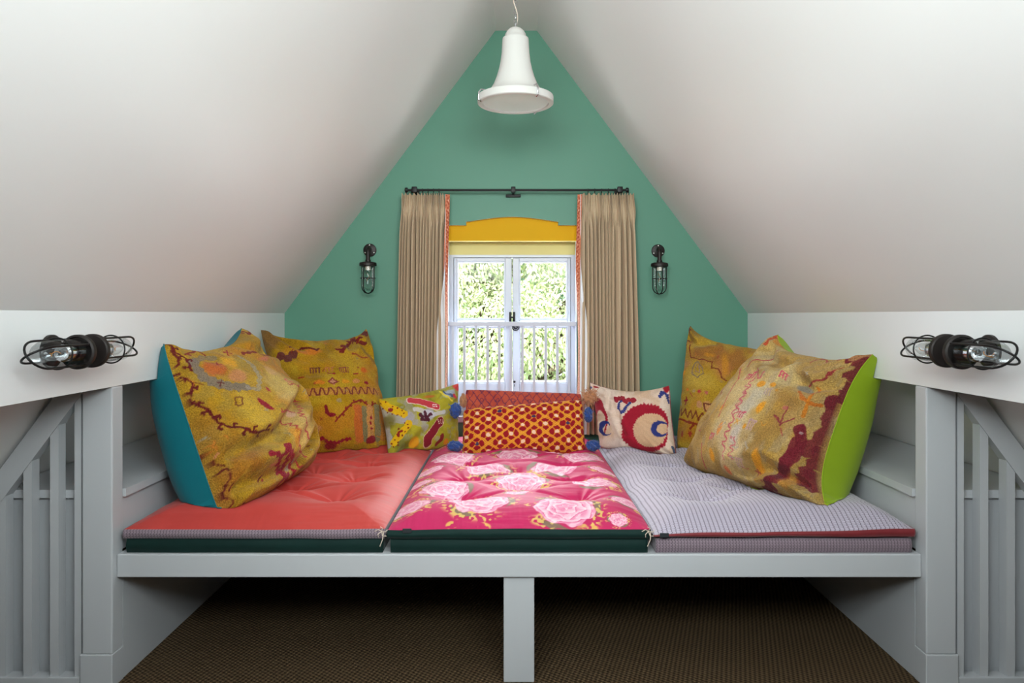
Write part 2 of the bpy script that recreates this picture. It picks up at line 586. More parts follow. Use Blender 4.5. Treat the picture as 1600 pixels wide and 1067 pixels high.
# casement window: frame, two leaves of two panes each
win = bpy.data.objects.new('window_1', None)
win.location = (WCX, 3.92, OZ0)
COL.objects.link(win); struct(win)
WT = 1.408
mb = MB()
mb.box((OX0, 3.900, OZ0 + .012), (OX0 + .02, 3.97, WT)).box((OX1 - .02, 3.900, OZ0 + .012), (OX1, 3.97, WT))
mb.box((OX0 + .02, 3.900, WT - .014), (OX1 - .02, 3.97, WT)).box((OX0 + .02, 3.900, OZ0 + .012), (OX1 - .02, 3.97, OZ0 + .05))
mb.build('window_frame', M['window_white'], win)
for side in (-1, 1):
    a = OX0 + .022 if side < 0 else WCX + .002
    b = WCX - .002 if side < 0 else OX1 - .022
    st_o, st_m = .016, .036
    l_, r_ = (st_o, st_m) if side < 0 else (st_m, st_o)
    z0, z1 = OZ0 + .052, WT - .016
    mb = MB()
    yA, yB = 3.905, 3.948
    mb.box((a, yA, z0), (a + l_, yB, z1), .004).box((b - r_, yA, z0), (b, yB, z1), .004)
    mb.box((a + l_, yA, z1 - .018), (b - r_, yB, z1), .003).box((a + l_, yA, 1.026), (b - r_, yB, 1.066), .003)
    mb.box((a + l_, yA, z0), (b - r_, yB, .726), .003)
    leaf = mb.build('casement', M['window_white'], win)
    for (p0, p1) in ((1.066, z1 - .018), (.726, 1.026)):
        # glazing bead and pane
        q = MB()
        t = .007
        for (xa, xb, za, zb) in ((a + l_, b - r_, p0, p0 + t), (a + l_, b - r_, p1 - t, p1), (a + l_, a + l_ + t, p0 + t, p1 - t), (b - r_ - t, b - r_, p0 + t, p1 - t)):
            q.box((xa, yA + .006, za), (xb, yB - .004, zb))
        q.build('glazing_bead', M['window_white'], leaf)
        MB().box((a + l_, 3.926, p0), (b - r_, 3.930, p1)).build('pane', M['glass'], leaf)
# iron latch with curled tail
mb = MB()
lx = WCX
mb.box((lx - .016, 3.893, 1.05), (lx - .003, 3.905, 1.105), .002).box((lx + .003, 3.893, 1.05), (lx + .016, 3.905, 1.105), .002)
mb.box((lx - .016, 3.886, 1.072), (lx + .012, 3.895, 1.082), .002)
sp = [(lx + .004, 3.888, 1.075 - i * .006) for i in range(8)]
for i in range(36):
    a = -PI + i * .32; rr = .020 * (1 - i / 46)
    sp.append((lx + .020 + rr * math.cos(a), 3.888, 1.026 + rr * math.sin(a)))
mb.tube(sp, .0031, 8)
mb.build('window_latch', M['iron'], win, 40)
mb = MB().lathe([(0, 0), (.006, 0), (.006, .004), (0, .005)], (WCX + .012, 3.905, .735), (0, -1, 0), 14).box((WCX + .0105, 3.9, .71), (WCX + .0135, 3.905, .722))
mb.build('keyhole_plate', M['bronze'], win)

# guard rail with balusters across the lower half of the window
g = thing('window_guard_rail', (WCX, 3.83, OZ0 + .012), 'white guard rail with slim balusters across lower window half', 'guard rail')
MB().box((OX0, 3.815, 1.031), (OX1, 3.845, 1.054), .003).build('top_rail', M['window_white'], g)
MB().box((OX0, 3.818, OZ0 + .012), (OX1, 3.842, OZ0 + .035), .002).build('bottom_rail', M['window_white'], g)
b0 = None
for i in range(11):
    X0 = px(707.5 + 18.15 * i, 0, 3.83)[0]
    if b0 is None:
        b0 = MB().box((X0 - .0068, 3.8235, OZ0 + .035), (X0 + .0068, 3.8365, 1.031), .0015).build('baluster', M['window_white'], g)
        bx = X0
    else:
        c = b0.copy(); COL.objects.link(c); c.parent = g; c.location = (X0 - bx, 0, 0)

# beams: the upright white boards at the foot of each slope
BZ0 = .879
for nm, s in (('wall_left', -1), ('wall_right', 1)):
    struct(MB().prism([(s * W, BZ0), (s * (W + .09), BZ0), (s * (W + .09), Z_KNEE - .09 * SL + .004), (s * W, Z_KNEE + .004)], 'y', Y_REAR + .002, D_GABLE - .001).build(nm, M['gloss_white']))

# ------------------------------------------------------------------ eaves shelves, posts, balustrades
SH = .568
for s, side in ((-1, 'left'), (1, 'right')):
    sh = thing('eaves_shelf', (s * 1.35, 3.0, 0), 'white boxed-in shelf under the %s-hand slope behind the %s post' % (side, side), 'shelf')
    mb = MB()
    xo = roof_x(SH) - .004
    mb.prism([(s * 1.178, SH - .024), (s * 1.178, SH), (s * xo, SH), (s * (xo), SH - .024)], 'y', 2.206, 3.762)
    mb.prism([(s * 1.31, SH - .024), (s * 1.31, SH), (s * xo, SH), (s * xo, SH - .024)], 'y', 2.186, 2.206)
    mb.build('shelf_board', M['white_wood'], sh)
    MB().box((s * 1.190, 2.206, .386), (s * 1.205, 3.762, SH - .024)).build('riser_panel', M['white_wood'], sh)
    MB().box((s * 1.206, 2.204, .002), (s * 1.56, 2.218, SH - .024)).build('front_panel', M['white_wood'], sh)

    p = thing('newel_post', (s * (W + .05), 2.171, 0), 'square white post carrying the %s end of the daybed under the beam' % side, 'post')
    xi, xo2 = s * W, s * (W + .088)
    mb = MB().box((xi, 2.141, .10), (xo2, 2.201, BZ0 - .001), .004)
    mb.build('shaft', M['white_wood'], p)
    MB().box((s * (W - .001), 2.139, .0005), (s * (W + .094), 2.203, .10), .003).build('plinth', M['white_wood'], p)

    b = thing('eaves_balustrade', (s * 1.4, 2.165, 0), 'white balustrade of square spindles under a sloping rail, %s of the daybed' % side, 'balustrade')
    # raking rail just under the slope
    mb = MB()
    za, zb = BZ0 - .02, .10
    t = .085
    mb.prism([(s * (roof_x(za) - .012), za), (s * (roof_x(zb) - .012), zb), (s * (roof_x(zb) - .012 - t / SL * 1.15), zb), (s * (roof_x(za) - .012 - t / SL * 1.15), za)], 'y', 2.148, 2.186)
    mb.build('raking_rail', M['white_wood'], b)
    MB().box((s * (W + .096), 2.142, .0005), (s * 1.84, 2.184, .032), .002).build('bottom_rail', M['white_wood'], b)
    for i, xx in enumerate((1.2895, 1.358, 1.436, 1.513, 1.589, 1.665)):
        hw = .0125 if i else .0095
        zt = roof_z(xx) - .085 - .03
        if i == 0: zt = BZ0 - .002
        MB().prism([(s * (xx - hw), .032), (s * (xx - hw), zt + hw * SL if i else zt), (s * (xx + hw), zt - hw * SL if i else zt), (s * (xx + hw), .032)], 'y', 2.150, 2.184).build('spindle', M['white_wood'], b)

# ------------------------------------------------------------------ daybed platform
DZ = .384
pl = thing('daybed_platform', (0, 2.9, 0), 'white painted built-in daybed platform below the gable window', 'daybed')
MB().box((-W + .001, 2.164, .316), (W - .001, 2.19, DZ), .003).build('fascia', M['white_wood'], pl)
MB().box((-1.183, 2.19, .352), (1.183, 3.763, DZ - .001)).build('deck', M['white_wood'], pl)
MB().box((-.046, 2.176, .001), (.045, 2.25, .352), .003).build('centre_post', M['white_wood'], pl)
for s in (-1, 1):
    MB().box((s * 1.186, 2.206, .001), (s * 1.204, 3.762, .352)).build('side_panel', M['white_wood'], pl)
MB().box((-1.18, 3.70, .001), (1.18, 3.715, .352)).build('back_panel', M['white_wood'], pl)

# ================================================================== MATTRESSES
Y0, Y1 = 2.172, 3.735
SEAM = .455


class Pad:
    def __init__(self, x0, x1, tufts, seed, nx, ny, seam=SEAM, tilt=0.0, H=.027):
        self.x0, self.x1, self.t, self.seed, self.seam, self.tilt, self.H = x0, x1, tufts, seed, seam, tilt, H
        self.nx, self.ny = nx, ny

    def seam_z(self, x): return .007 * (vnoise(np.asarray(x, float) * 5.5 + self.seed * 3, np.zeros(np.shape(x)) + .3, 77) - .5) + self.seam + self.tilt * (x - self.x0) / (self.x1 - self.x0)

    def z(self, x, y):
        x = np.asarray(x, float); y = np.asarray(y, float)
        dx = np.minimum(x - self.x0, self.x1 - x); dy = np.minimum(y - Y0, Y1 - y)
        ex = np.clip(dx / .10, 0, 1); ey = np.clip(dy / .17, 0, 1)
        e = np.clip(1 - (1 - ex) ** 2.2, 0, 1) ** .8 * np.clip(1 - (1 - ey) ** 2.2, 0, 1) ** .85
        h = self.H * e
        d = np.minimum(dx, dy)
        # stuffing swells between the tufts
        sw = np.zeros_like(h); crease = np.zeros_like(h)
        near = np.full(h.shape, 9.0)
        for (tx, ty) in self.t:
            ddx, ddy = x - tx, y - ty
            r = np.sqrt(ddx ** 2 + (ddy * 1.15) ** 2) + 1e-6
            near = np.minimum(near, r)
            th = np.arctan2(ddy, ddx)
            sw -= .031 * np.exp(-(r / .052) ** 1.1) + .014 * np.exp(-r / .014)
            sw += .0036 * np.cos(9 * th + tx * 40 + 2 * np.sin(3 * th + ty * 9)) * np.exp(-(r / .10)) * np.clip(r / .015, 0, 1)
            # pulled folds running sideways from each tuft
            bend = .018 * np.sin(ddx * 16 + ty * 30)
            crease -= .0115 * np.exp(-((ddy - bend) / .012) ** 2) * np.exp(-np.abs(ddx) / .11) * np.clip(r / .02, 0, 1)
            crease += .0050 * np.exp(-((ddy - bend - .026) / .014) ** 2) * np.exp(-np.abs(ddx) / .13)
        sw += .020 * smooth(0, .20, near)
        h = h + (sw + crease) * smooth(0, .15, d)
        # fine drag wrinkles
        wv = fbm(x * 6 + self.seed, y * 38, self.seed, 3) - .5
        h += .0045 * wv * smooth(.35, .75, vnoise(x * 5, y * 6, self.seed + 30)) * np.clip(d / .03, 0, 1)
        # gathers along the seams
        h += .0022 * (vnoise(y * 70, x * 0 + self.seed, 3) - .5) * np.exp(-dx / .04) * np.clip(dx / .006, 0, 1) * 1.4
        h += .0034 * (fbm(x * 34, y * 3 + self.seed, 4, 3) - .5) * np.exp(-dy / .09) * np.clip(dy / .012, 0, 1) * 2
        h += .004 * (vnoise(x * 5, y * 5, self.seed + 9) - .5) * smooth(0, .1, d)
        return self.seam_z(x) + h

    def grid(self):
        # denser towards the edges
        def ax(a, b, n):
            t = np.linspace(0, 1, n)
            t = .5 - .5 * np.cos(PI * t) if False else t - .12 * np.sin(2 * PI * t) / PI * .9
            return a + (b - a) * t
        gx, gy = np.meshgrid(ax(self.x0, self.x1, self.nx), ax(Y0, Y1, self.ny), indexing='ij')
        gz = self.z(gx, gy)
        # the edge of the quilt is softly wavy
        ed = np.clip(1 - (gy - Y0) / .1, 0, 1)
        gyy = gy + ed * .006 * (vnoise(gx * 9, gx * 0, self.seed + 5) - .5)
        return np.stack([gx, gyy, gz], -1), gx, gy


def border(name, pad, z_lo, mat, parent, bulge=.006, inset=0.0, uvs=True):
    """side band of a pad: loop of the outline from the seam down to z_lo"""
    loop = []
    for x in np.linspace(pad.x0, pad.x1, 160): loop.append((x, Y0, 0, -1))
    for y in np.linspace(Y0, Y1, 120)[1:]: loop.append((pad.x1, y, 1, 0))
    for x in np.linspace(pad.x1, pad.x0, 60)[1:]: loop.append((x, Y1, 0, 1))
    for y in np.linspace(Y1, Y0, 120)[1:]: loop.append((pad.x0, y, -1, 0))
    loop = np.array(loop)
    rows = []
    uv = []
    s = np.concatenate([[0], np.cumsum(np.hypot(np.diff(loop[:, 0]), np.diff(loop[:, 1])))])
    ed = np.clip(1 - (loop[:, 1] - Y0) / .1, 0, 1)
    wav = ed * .006 * (vnoise(loop[:, 0] * 9, loop[:, 0] * 0, pad.seed + 5) - .5)
    for t in np.linspace(0, 1, 9):
        zt = pad.seam_z(loop[:, 0]) + .0008
        wob = .004 * (vnoise(s * 9, s * 0, pad.seed + 2) - .5) * math.sin(PI * t)
        zz = zt + (z_lo - zt) * t
        o = bulge * math.sin(PI * min(1, t * 1.0)) - inset * t + wob
        # squeezed neighbours: no bulge on the sides
        ox = np.where(np.abs(loop[:, 2]) > .5, -.003 * t, o)
        rows.append(np.stack([loop[:, 0] + loop[:, 2] * np.where(np.abs(loop[:, 2]) > .5, ox, 0), loop[:, 1] + loop[:, 3] * o + wav, zz], -1))
        uv.append(np.stack([s, np.full_like(s, t * .03)], -1))
    return grid_mesh(name, np.stack(rows, 1), mat, parent, uv=np.stack(uv, 1))


def tuft_grid(cx, cols, rows, mid_rows):
    t = [(cx + c, y) for c in cols for y in rows]
    t += [(cx, y) for y in mid_rows]
    return t


XL0, XS1, XS2, XR1 = -1.168, -.392, .392, 1.168
rows_ = (2.46, 2.735, 3.0, 3.27, 3.54)
mids_ = (2.60, 2.87, 3.14, 3.41)
pad_l = Pad(XL0, XS1 - .004, tuft_grid(-.79, (-.185, .185), rows_, mids_), 1, 230, 420)
pad_m = Pad(XS1 + .004, XS2 - .004, tuft_grid(.005, (-.195, .2), rows_, mids_), 2, 330, 640)
pad_r = Pad(XS2 + .004, XR1, tuft_grid(.79, (-.175, .185), rows_, mids_), 3, 230, 420, seam=.440, tilt=.016, H=.034)


def bed_z(x, y):
    x = np.asarray(x, float); y = np.asarray(y, float)
    out = np.full(x.shape, .44)
    for p in (pad_l, pad_m, pad_r):
        i = (x >= p.x0) & (x <= p.x1) & (y >= Y0) & (y <= Y1)
        if i.any(): out[i] = p.z(x[i], y[i])
    return out


def tufts(pad, parent, mat, every=True):
    base = None
    for (tx, ty) in pad.t:
        zz = float(pad.z(np.array([tx]), np.array([ty]))[0])
        if base is None:
            mb = MB().lathe([(0, .005), (.005, .0045), (.007, .002), (.006, -.001), (0, -.001)], (tx, ty, zz), (0, 0, 1), 12)
            for a in (.4, 2.2, 4.0):
                mb.tube([(tx, ty, zz + .004), (tx + .006 * math.cos(a), ty + .006 * math.sin(a), zz + .009), (tx + .013 * math.cos(a), ty + .013 * math.sin(a), zz + .007)], .0011, 5)
            base = mb.build('tuft', mat, parent, 40); b = (tx, ty, zz)
        else:
            c = base.copy(); COL.objects.link(c); c.parent = parent
            c.location = (tx - b[0], ty - b[1], zz - b[2])


def mix(c, f, col):
    return c * (1 - f[..., None]) + np.asarray(col, float) * f[..., None]


# coral pad
pt = thing('tufted_mattress', (-.78, Y0, .44), 'coral red velvet tufted mattress pad on the left of the daybed', 'mattress', 'tufted pads on the daybed')
P, gx, gy = pad_l.grid()
c = np.zeros(P.shape) + np.array([186, 62, 56.])
c = mix(c, smooth(.42, .62, fbm(gx * 5, gy * 9, 5)) * .35, (204, 78, 72))
c = mix(c, smooth(.5, .7, fbm(gx * 5, gy * 5, 8)) * .35, (180, 54, 46))
grid_mesh('quilted_top', P, M['coral'], pt, c)
border('border', pad_l, .428, M['woven_side'], pt)['label'] = 'grey and plum woven side band'
tufts(pad_l, pt, M['twine'])

# floral pad
pm = thing('tufted_mattress', (0, Y0, .44), 'hot pink peony print tufted mattress pad in the middle of the daybed', 'mattress', 'tufted pads on the daybed')
P, gx, gy = pad_m.grid()
c = np.zeros(P.shape) + np.array([192, 36, 92.])
c = mix(c, smooth(.45, .65, fbm(gx * 6, gy * 9, 15)) * .25, (206, 46, 102))
FL = [(749, 800, 49), (883, 807, 50), (640, 800, 36), (985, 790, 34), (694, 775, 41), (927, 764, 40), (814, 762, 42), (761, 742, 38), (866, 741, 40), (668, 741, 27), (708, 724, 35), (808, 719, 35), (910, 722, 34), (858, 706, 30), (808, 785, 19), (942, 742, 22), (655, 760, 22), (742, 707, 22), (966, 816, 16)]
scroll = np.zeros(gx.shape); leaf = np.zeros(gx.shape); flower = np.zeros(gx.shape)
for i, (fx, fy, fr) in enumerate(FL):
    D = .622 * F / (fy - 493)
    x0, y0 = CX + (fx - 800) * D / F, D
    R = fr * D / F
    dx, dy = gx - x0, gy - y0
    sel = (np.abs(dx) < R * 1.7) & (np.abs(dy) < R * 1.7)
    if not sel.any(): continue
    X, Yv = dx[sel] / R, dy[sel] / R
    X = X + .12 * (vnoise(X * 4 + i, Yv * 4, 20) - .5); Yv = Yv + .12 * (vnoise(X * 4, Yv * 4 + i, 21) - .5)
    r = np.hypot(X, Yv); th = np.arctan2(Yv, X) + i * 1.7
    rim = .86 + .09 * np.abs(np.sin(3.5 * th)) + .06 * (vnoise(th * 3, r * 0 + i, 22) - .5)
    inside = smooth(.02, -.02, r - rim)
    # yellow scrolls and green leaves round the bloom
    sc = smooth(.53, .60, vnoise(X * 11 + 9 * i, Yv * 11, 23)) * smooth(1.42, 1.2, r) * (r > rim) * smooth(.35, .6, vnoise(th * 1.6 + i, r * 0, 24))
    lf = smooth(.35, .6, np.cos(th * 3 + i) * .5 + .5 - .9 * np.abs(r - 1.02) / .2) * (r > rim - .05)
    # overlapping petals in rings
    ring = r * 4.6 + .55 * np.abs(np.sin(th * 2.5 + np.floor(r * 4.6) * 1.3)) + .25 * (vnoise(X * 5, Yv * 5, 25 + i) - .5)
    f = ring - np.floor(ring)
    pet = np.zeros((len(r), 3)) + np.array([228, 140, 172.])
    pet = mix(pet, smooth(.25, .95, f) * .8, (244, 208, 218))
    pet = mix(pet, smooth(.22, .0, f) * .75, (206, 70, 118))
    pet = mix(pet, smooth(.45, 0, r) * .35, (216, 90, 140))
    pet = mix(pet, smooth(.55, .8, vnoise(X * 9, Yv * 9, 27)) * .4, (252, 240, 236))
    cc = c[sel]
    cc = mix(cc, lf * .75, (112, 128, 84)); cc = mix(cc, sc * .9, (222, 190, 104)); cc = mix(cc, inside, pet)
    c[sel] = cc
# stray sprigs of yellow scroll on the ground colour
for (fx, fy, fr) in ((705, 820, 9), (757, 821, 10), (922, 822, 13), (1008, 824, 13), (744, 708, 14), (738, 795, 9), (806, 768, 8), (1000, 800, 10), (690, 705, 9), (925, 706, 10), (835, 742, 9), (640, 775, 8), (865, 787, 7), (960, 760, 8)):
    D = .622 * F / (fy - 493); x0 = CX + (fx - 800) * D / F; R = fr * D / F
    r = np.hypot(gx - x0, gy - D) / R
    m = smooth(1.15, .8, r) * smooth(.46, .54, vnoise(gx * 95, gy * 95, 33))
    c = mix(c, m * .9, (220, 182, 92))
grid_mesh('quilted_top', P, M['floral'], pm, c)
border('border', pad_m, .428, M['green_velvet'], pm, .008)['label'] = 'dark green velvet side band'
tufts(pad_m, pm, M['red_edge'])

# lilac woven pad
pr = thing('tufted_mattress', (.78, Y0, .44), 'pale lilac woven tufted mattress pad with red edge, right of the daybed', 'mattress', 'tufted pads on the daybed')
P, gx, gy = pad_r.grid()
grid_mesh('quilted_top', P, M['woven'], pr, uv=np.stack([gx + .01 * (vnoise(gx * 5, gy * 7, 40) - .5), gy], -1))
border('border', pad_r, .4335, M['red_edge'], pr, .005)['label'] = 'thin red side band'
tufts(pad_r, pr, M['twine'])

# sewn tags and corner ties
for par, (tx, ty), pd in ((pm, (636, 829), pad_m), (pr, (1038, 844), pad_r)):
    q = px(tx, ty, Y0 - .012)
    zc = pd.seam_z(q[0]) + .001
    mb = MB().box((q[0] - .013, Y0 - .014, zc - .006), (q[0] + .013, Y0 - .010, zc + .007), .001)
    mb.build('sewn_tag', M['tag'], par)
for par, X0 in ((pt, XS1 - .012), (pm, XS2 - .012)):
    mb = MB()
    for i in range(5):
        a = i * 1.25
        mb.tube([(X0, Y0 - .008, .452), (X0 + .012 * math.cos(a), Y0 - .016, .452 + .012 * math.sin(a)), (X0 + .02 * math.cos(a + .5), Y0 - .012, .450 + .016 * math.sin(a + .5))], .0012, 5)
    mb.tube([(X0 + .006, Y0 - .01, .452), (X0 + .004, Y0 - .018, .43), (X0 - .004, Y0 - .016, .41)], .0014, 5)
    mb.build('corner_tie', M['twine'], par)

# base cushions underneath
for i, (pd, mt, lab, gl) in enumerate(((pad_l, 'green_velvet', 'dark green velvet base cushion under the coral mattress pad', 0), (pad_m, 'green_velvet', 'dark green velvet base cushion under the pink peony mattress pad', 0), (pad_r, 'woven_side', 'grey and plum woven base cushion under the lilac mattress pad', 0))):
    b = thing('base_cushion', ((pd.x0 + pd.x1) / 2, Y0, DZ), lab, 'cushion', 'base cushions on the daybed')
    xa, xb = pd.x0 + .008, pd.x1 - .008
    loop = [(x, Y0 + .006) for x in np.linspace(xa, xb, 90)] + [(xb, y) for y in np.linspace(Y0 + .006, Y1, 60)[1:]] + [(x, Y1) for x in np.linspace(xb, xa, 30)[1:]] + [(xa, y) for y in np.linspace(Y1, Y0 + .006, 60)[1:]]
    loop = np.array(loop); cen = loop.mean(0)
    s = np.concatenate([[0], np.cumsum(np.hypot(np.diff(loop[:, 0]), np.diff(loop[:, 1])))])
    rows = []; uv = []
    zs = np.linspace(DZ + .0008, .4255, 9)
    for t, zz in zip(np.linspace(0, 1, 9), zs):
        sh = .006 * math.sin(PI * t) + .002 * (vnoise(s * 7, s * 0 + t * 2, 50 + i) - .5)
        front = loop[:, 1] < Y0 + .01
        rows.append(np.stack([loop[:, 0], loop[:, 1] - np.where(front, sh, 0), np.full(len(loop), zz)], -1))
        uv.append(np.stack([s, np.full(len(s), t * .045)], -1))
    rows.append(np.stack([cen[0] + (loop[:, 0] - cen[0]) * .02, cen[1] + (loop[:, 1] - cen[1]) * .02, np.full(len(loop), .4262)], -1))
    uv.append(np.stack([s, s * 0], -1))
    grid_mesh('cover', np.stack(rows, 1), M[mt], b, uv=np.stack(uv, 1))
    if i == 0:
        pass


# ================================================================== CUSHIONS
class Cushion:
    """two cloth sheets sewn round four corners given in the order top-left, top-right, bottom-right, bottom-left
    (as one faces the front) and blown up by the filling"""

    def __init__(self, corners, tf, tb, pinch=(.05, .05, .03, .05), pq=4.0, round_=.4, n=200, power=.52, sag=.2, creases=(), seed=0, wr=.004, pb=None, sag_b=None):
        TL, TR, BR, BL = [np.asarray(p, float) for p in corners]
        u, v = np.meshgrid(np.linspace(0, 1, n), np.linspace(0, 1, n), indexing='ij')
        mid = (TL + TR + BR + BL) / 4
        TL, TR, BR, BL = [mid + (q - mid) * (1 + .045 * round_) for q in (TL, TR, BR, BL)]
        # sample a little denser at the seams
        u = u - .10 * np.sin(2 * PI * u) / (2 * PI) * 1.6; v = v - .10 * np.sin(2 * PI * v) / (2 * PI) * 1.6
        a, b = 2 * u - 1, 2 * v - 1
        self.u, self.v = u, v
        w1 = (np.linalg.norm(TR - TL) + np.linalg.norm(BR - BL)) / 2
        h1 = (np.linalg.norm(TL - BL) + np.linalg.norm(TR - BR)) / 2
        self.s, self.t = u * w1, v * h1
        self.w, self.h = w1, h1
        pt_, pr_, pb_, pl_ = pinch                      # how far the top, right, bottom, left seams draw in between the ears
        ka, kb = 1 - np.abs(b) ** pq, 1 - np.abs(a) ** pq
        a2 = a - ka * (pr_ * np.clip(a, 0, 1) ** 1.5 - pl_ * np.clip(-a, 0, 1) ** 1.5)
        b2 = b - kb * (pb_ * np.clip(b, 0, 1) ** 1.5 - pt_ * np.clip(-b, 0, 1) ** 1.5)
        uu, vv = (a2 + 1) / 2, (b2 + 1) / 2
        rr = (np.abs(a) ** 8 + np.abs(b) ** 8) ** .125          # blunt corners
        f_ = 1 / (1 + round_ * np.clip(rr - 1, 0, 1))
        a2, b2 = a2 * f_, b2 * f_
        uu, vv = (a2 + 1) / 2, (b2 + 1) / 2
        base = (TL * ((1 - uu) * (1 - vv))[..., None] + TR * (uu * (1 - vv))[..., None] + BR * (uu * vv)[..., None] + BL * ((1 - uu) * vv)[..., None])
        nrm = np.cross((TR + BR) - (TL + BL), (TL + TR) - (BL + BR)); nrm /= np.linalg.norm(nrm)
        self.nrm = nrm
        prof = (np.clip(1 - a ** 2, 0, 1) * np.clip(1 - b ** 2, 0, 1)) ** power
        prof = prof * (1 + sag * b)
        edge = np.minimum(1 - np.abs(a), 1 - np.abs(b))
        # gathered seams and broad rumples
        th = np.arctan2(b, a)
        wrk = wr * (vnoise(th * 9 + seed, edge * 3, seed + 60) - .5) * 2.4 * np.exp(-edge / .3) * np.clip(edge / .04, 0, 1)
        wrk += wr * 2.0 * (fbm(u * 4 + seed, v * 4, seed + 70, 3) - .5) * np.clip(edge / .15, 0, 1)
        # corner folds run in along the diagonals
        for sa in (-1, 1):
            for sb in (-1, 1):
                du, dv = 1 - sa * a, 1 - sb * b
                q = (du - dv)
                wrk += wr * 1.6 * np.cos(q * 16) * np.exp(-(du + dv) / .5) * np.clip(edge / .06, 0, 1)
        for (line, depth, width, ridge) in creases:
            d = poly_dist(u, v, line)[0]
            wrk += (-depth * np.exp(-(d / width) ** 2) + ridge * np.exp(-((d - width * 1.9) / (width * 1.1)) ** 2)) * np.clip(edge / .08, 0, 1)
        prof_b = (np.clip(1 - a ** 2, 0, 1) * np.clip(1 - b ** 2, 0, 1)) ** (pb or power) * (1 + (sag if sag_b is None else sag_b) * b)
        self.front = base + nrm * (tf * prof + wrk)[..., None]
        wb_ = wr * 2.6 * (fbm(u * 5, v * 3 + seed, seed + 80, 3) - .5) * np.clip(edge / .1, 0, 1)
        self.back = base - nrm * (tb * prof_b + wb_)[..., None]
        # cloth coordinates: lengths measured over the blown-up front, so that nothing woven is stretched
        du = np.linalg.norm(np.diff(self.front, axis=0), axis=-1); dv = np.linalg.norm(np.diff(self.front, axis=1), axis=-1)
        S = np.concatenate([np.zeros((1, n)), np.cumsum(du, 0)]); T = np.concatenate([np.zeros((n, 1)), np.cumsum(dv, 1)], 1)
        self.s = S - S[n // 2] + S[n // 2].mean(); self.t = T - T[:, n // 2:n // 2 + 1] + T[:, n // 2].mean()
        self.s -= self.s.min(); self.t -= self.t.min()
        self.w, self.h = self.s.max(), self.t.max()

    def apply(self, fn):
        self.front = fn(self.front); self.back = fn(self.back)
        return self

    def settle(self, gap=.002):
        """rest on the mattress"""
        def f(P):
            P = P.copy()
            zz = bed_z(P[..., 0], P[..., 1]) + gap
            low = P[..., 2] < zz + .03
            P[..., 2] = np.where(P[..., 2] < zz, zz, P[..., 2])
            return P
        return self.apply(f)

    def locate(self, pts):
        """surface coordinates (metres) of what the photo shows at these pixels"""
        if not hasattr(self, 'proj'):
            self.proj = to_px(self.front)
            du = np.gradient(self.front, axis=0); dv = np.gradient(self.front, axis=1)
            n = np.cross(dv, du)
            if (n.reshape(-1, 3).mean(0) @ self.nrm) < 0: n = -n
            view = np.array([CX, 0, CZ]) - self.front
            self.fac = (n * view).sum(-1) > 0
        out = []
        for p in np.asarray(pts, float):
            d = ((self.proj - p) ** 2).sum(-1) + np.where(self.fac, 0, 1e5)
            k_ = d.argmin()
            out.append((self.s.ravel()[k_], self.t.ravel()[k_]))
        return np.array(out)


def poly_dist(x, y, pts):
    """distance to a polyline and the running length at the nearest point"""
    best = np.full(np.shape(x), 1e9); run = np.zeros(np.shape(x)); L = 0
    pts = np.asarray(pts, float)
    for (x0, y0), (x1, y1) in zip(pts[:-1], pts[1:]):
        dx, dy = x1 - x0, y1 - y0
        l2 = dx * dx + dy * dy + 1e-12
        t = np.clip(((x - x0) * dx + (y - y0) * dy) / l2, 0, 1)
        d = np.hypot(x - x0 - t * dx, y - y0 - t * dy)
        m = d < best
        best = np.where(m, d, best)
        run = np.where(m, L + t * math.sqrt(l2), run)
        L += math.sqrt(l2)
    return best, run


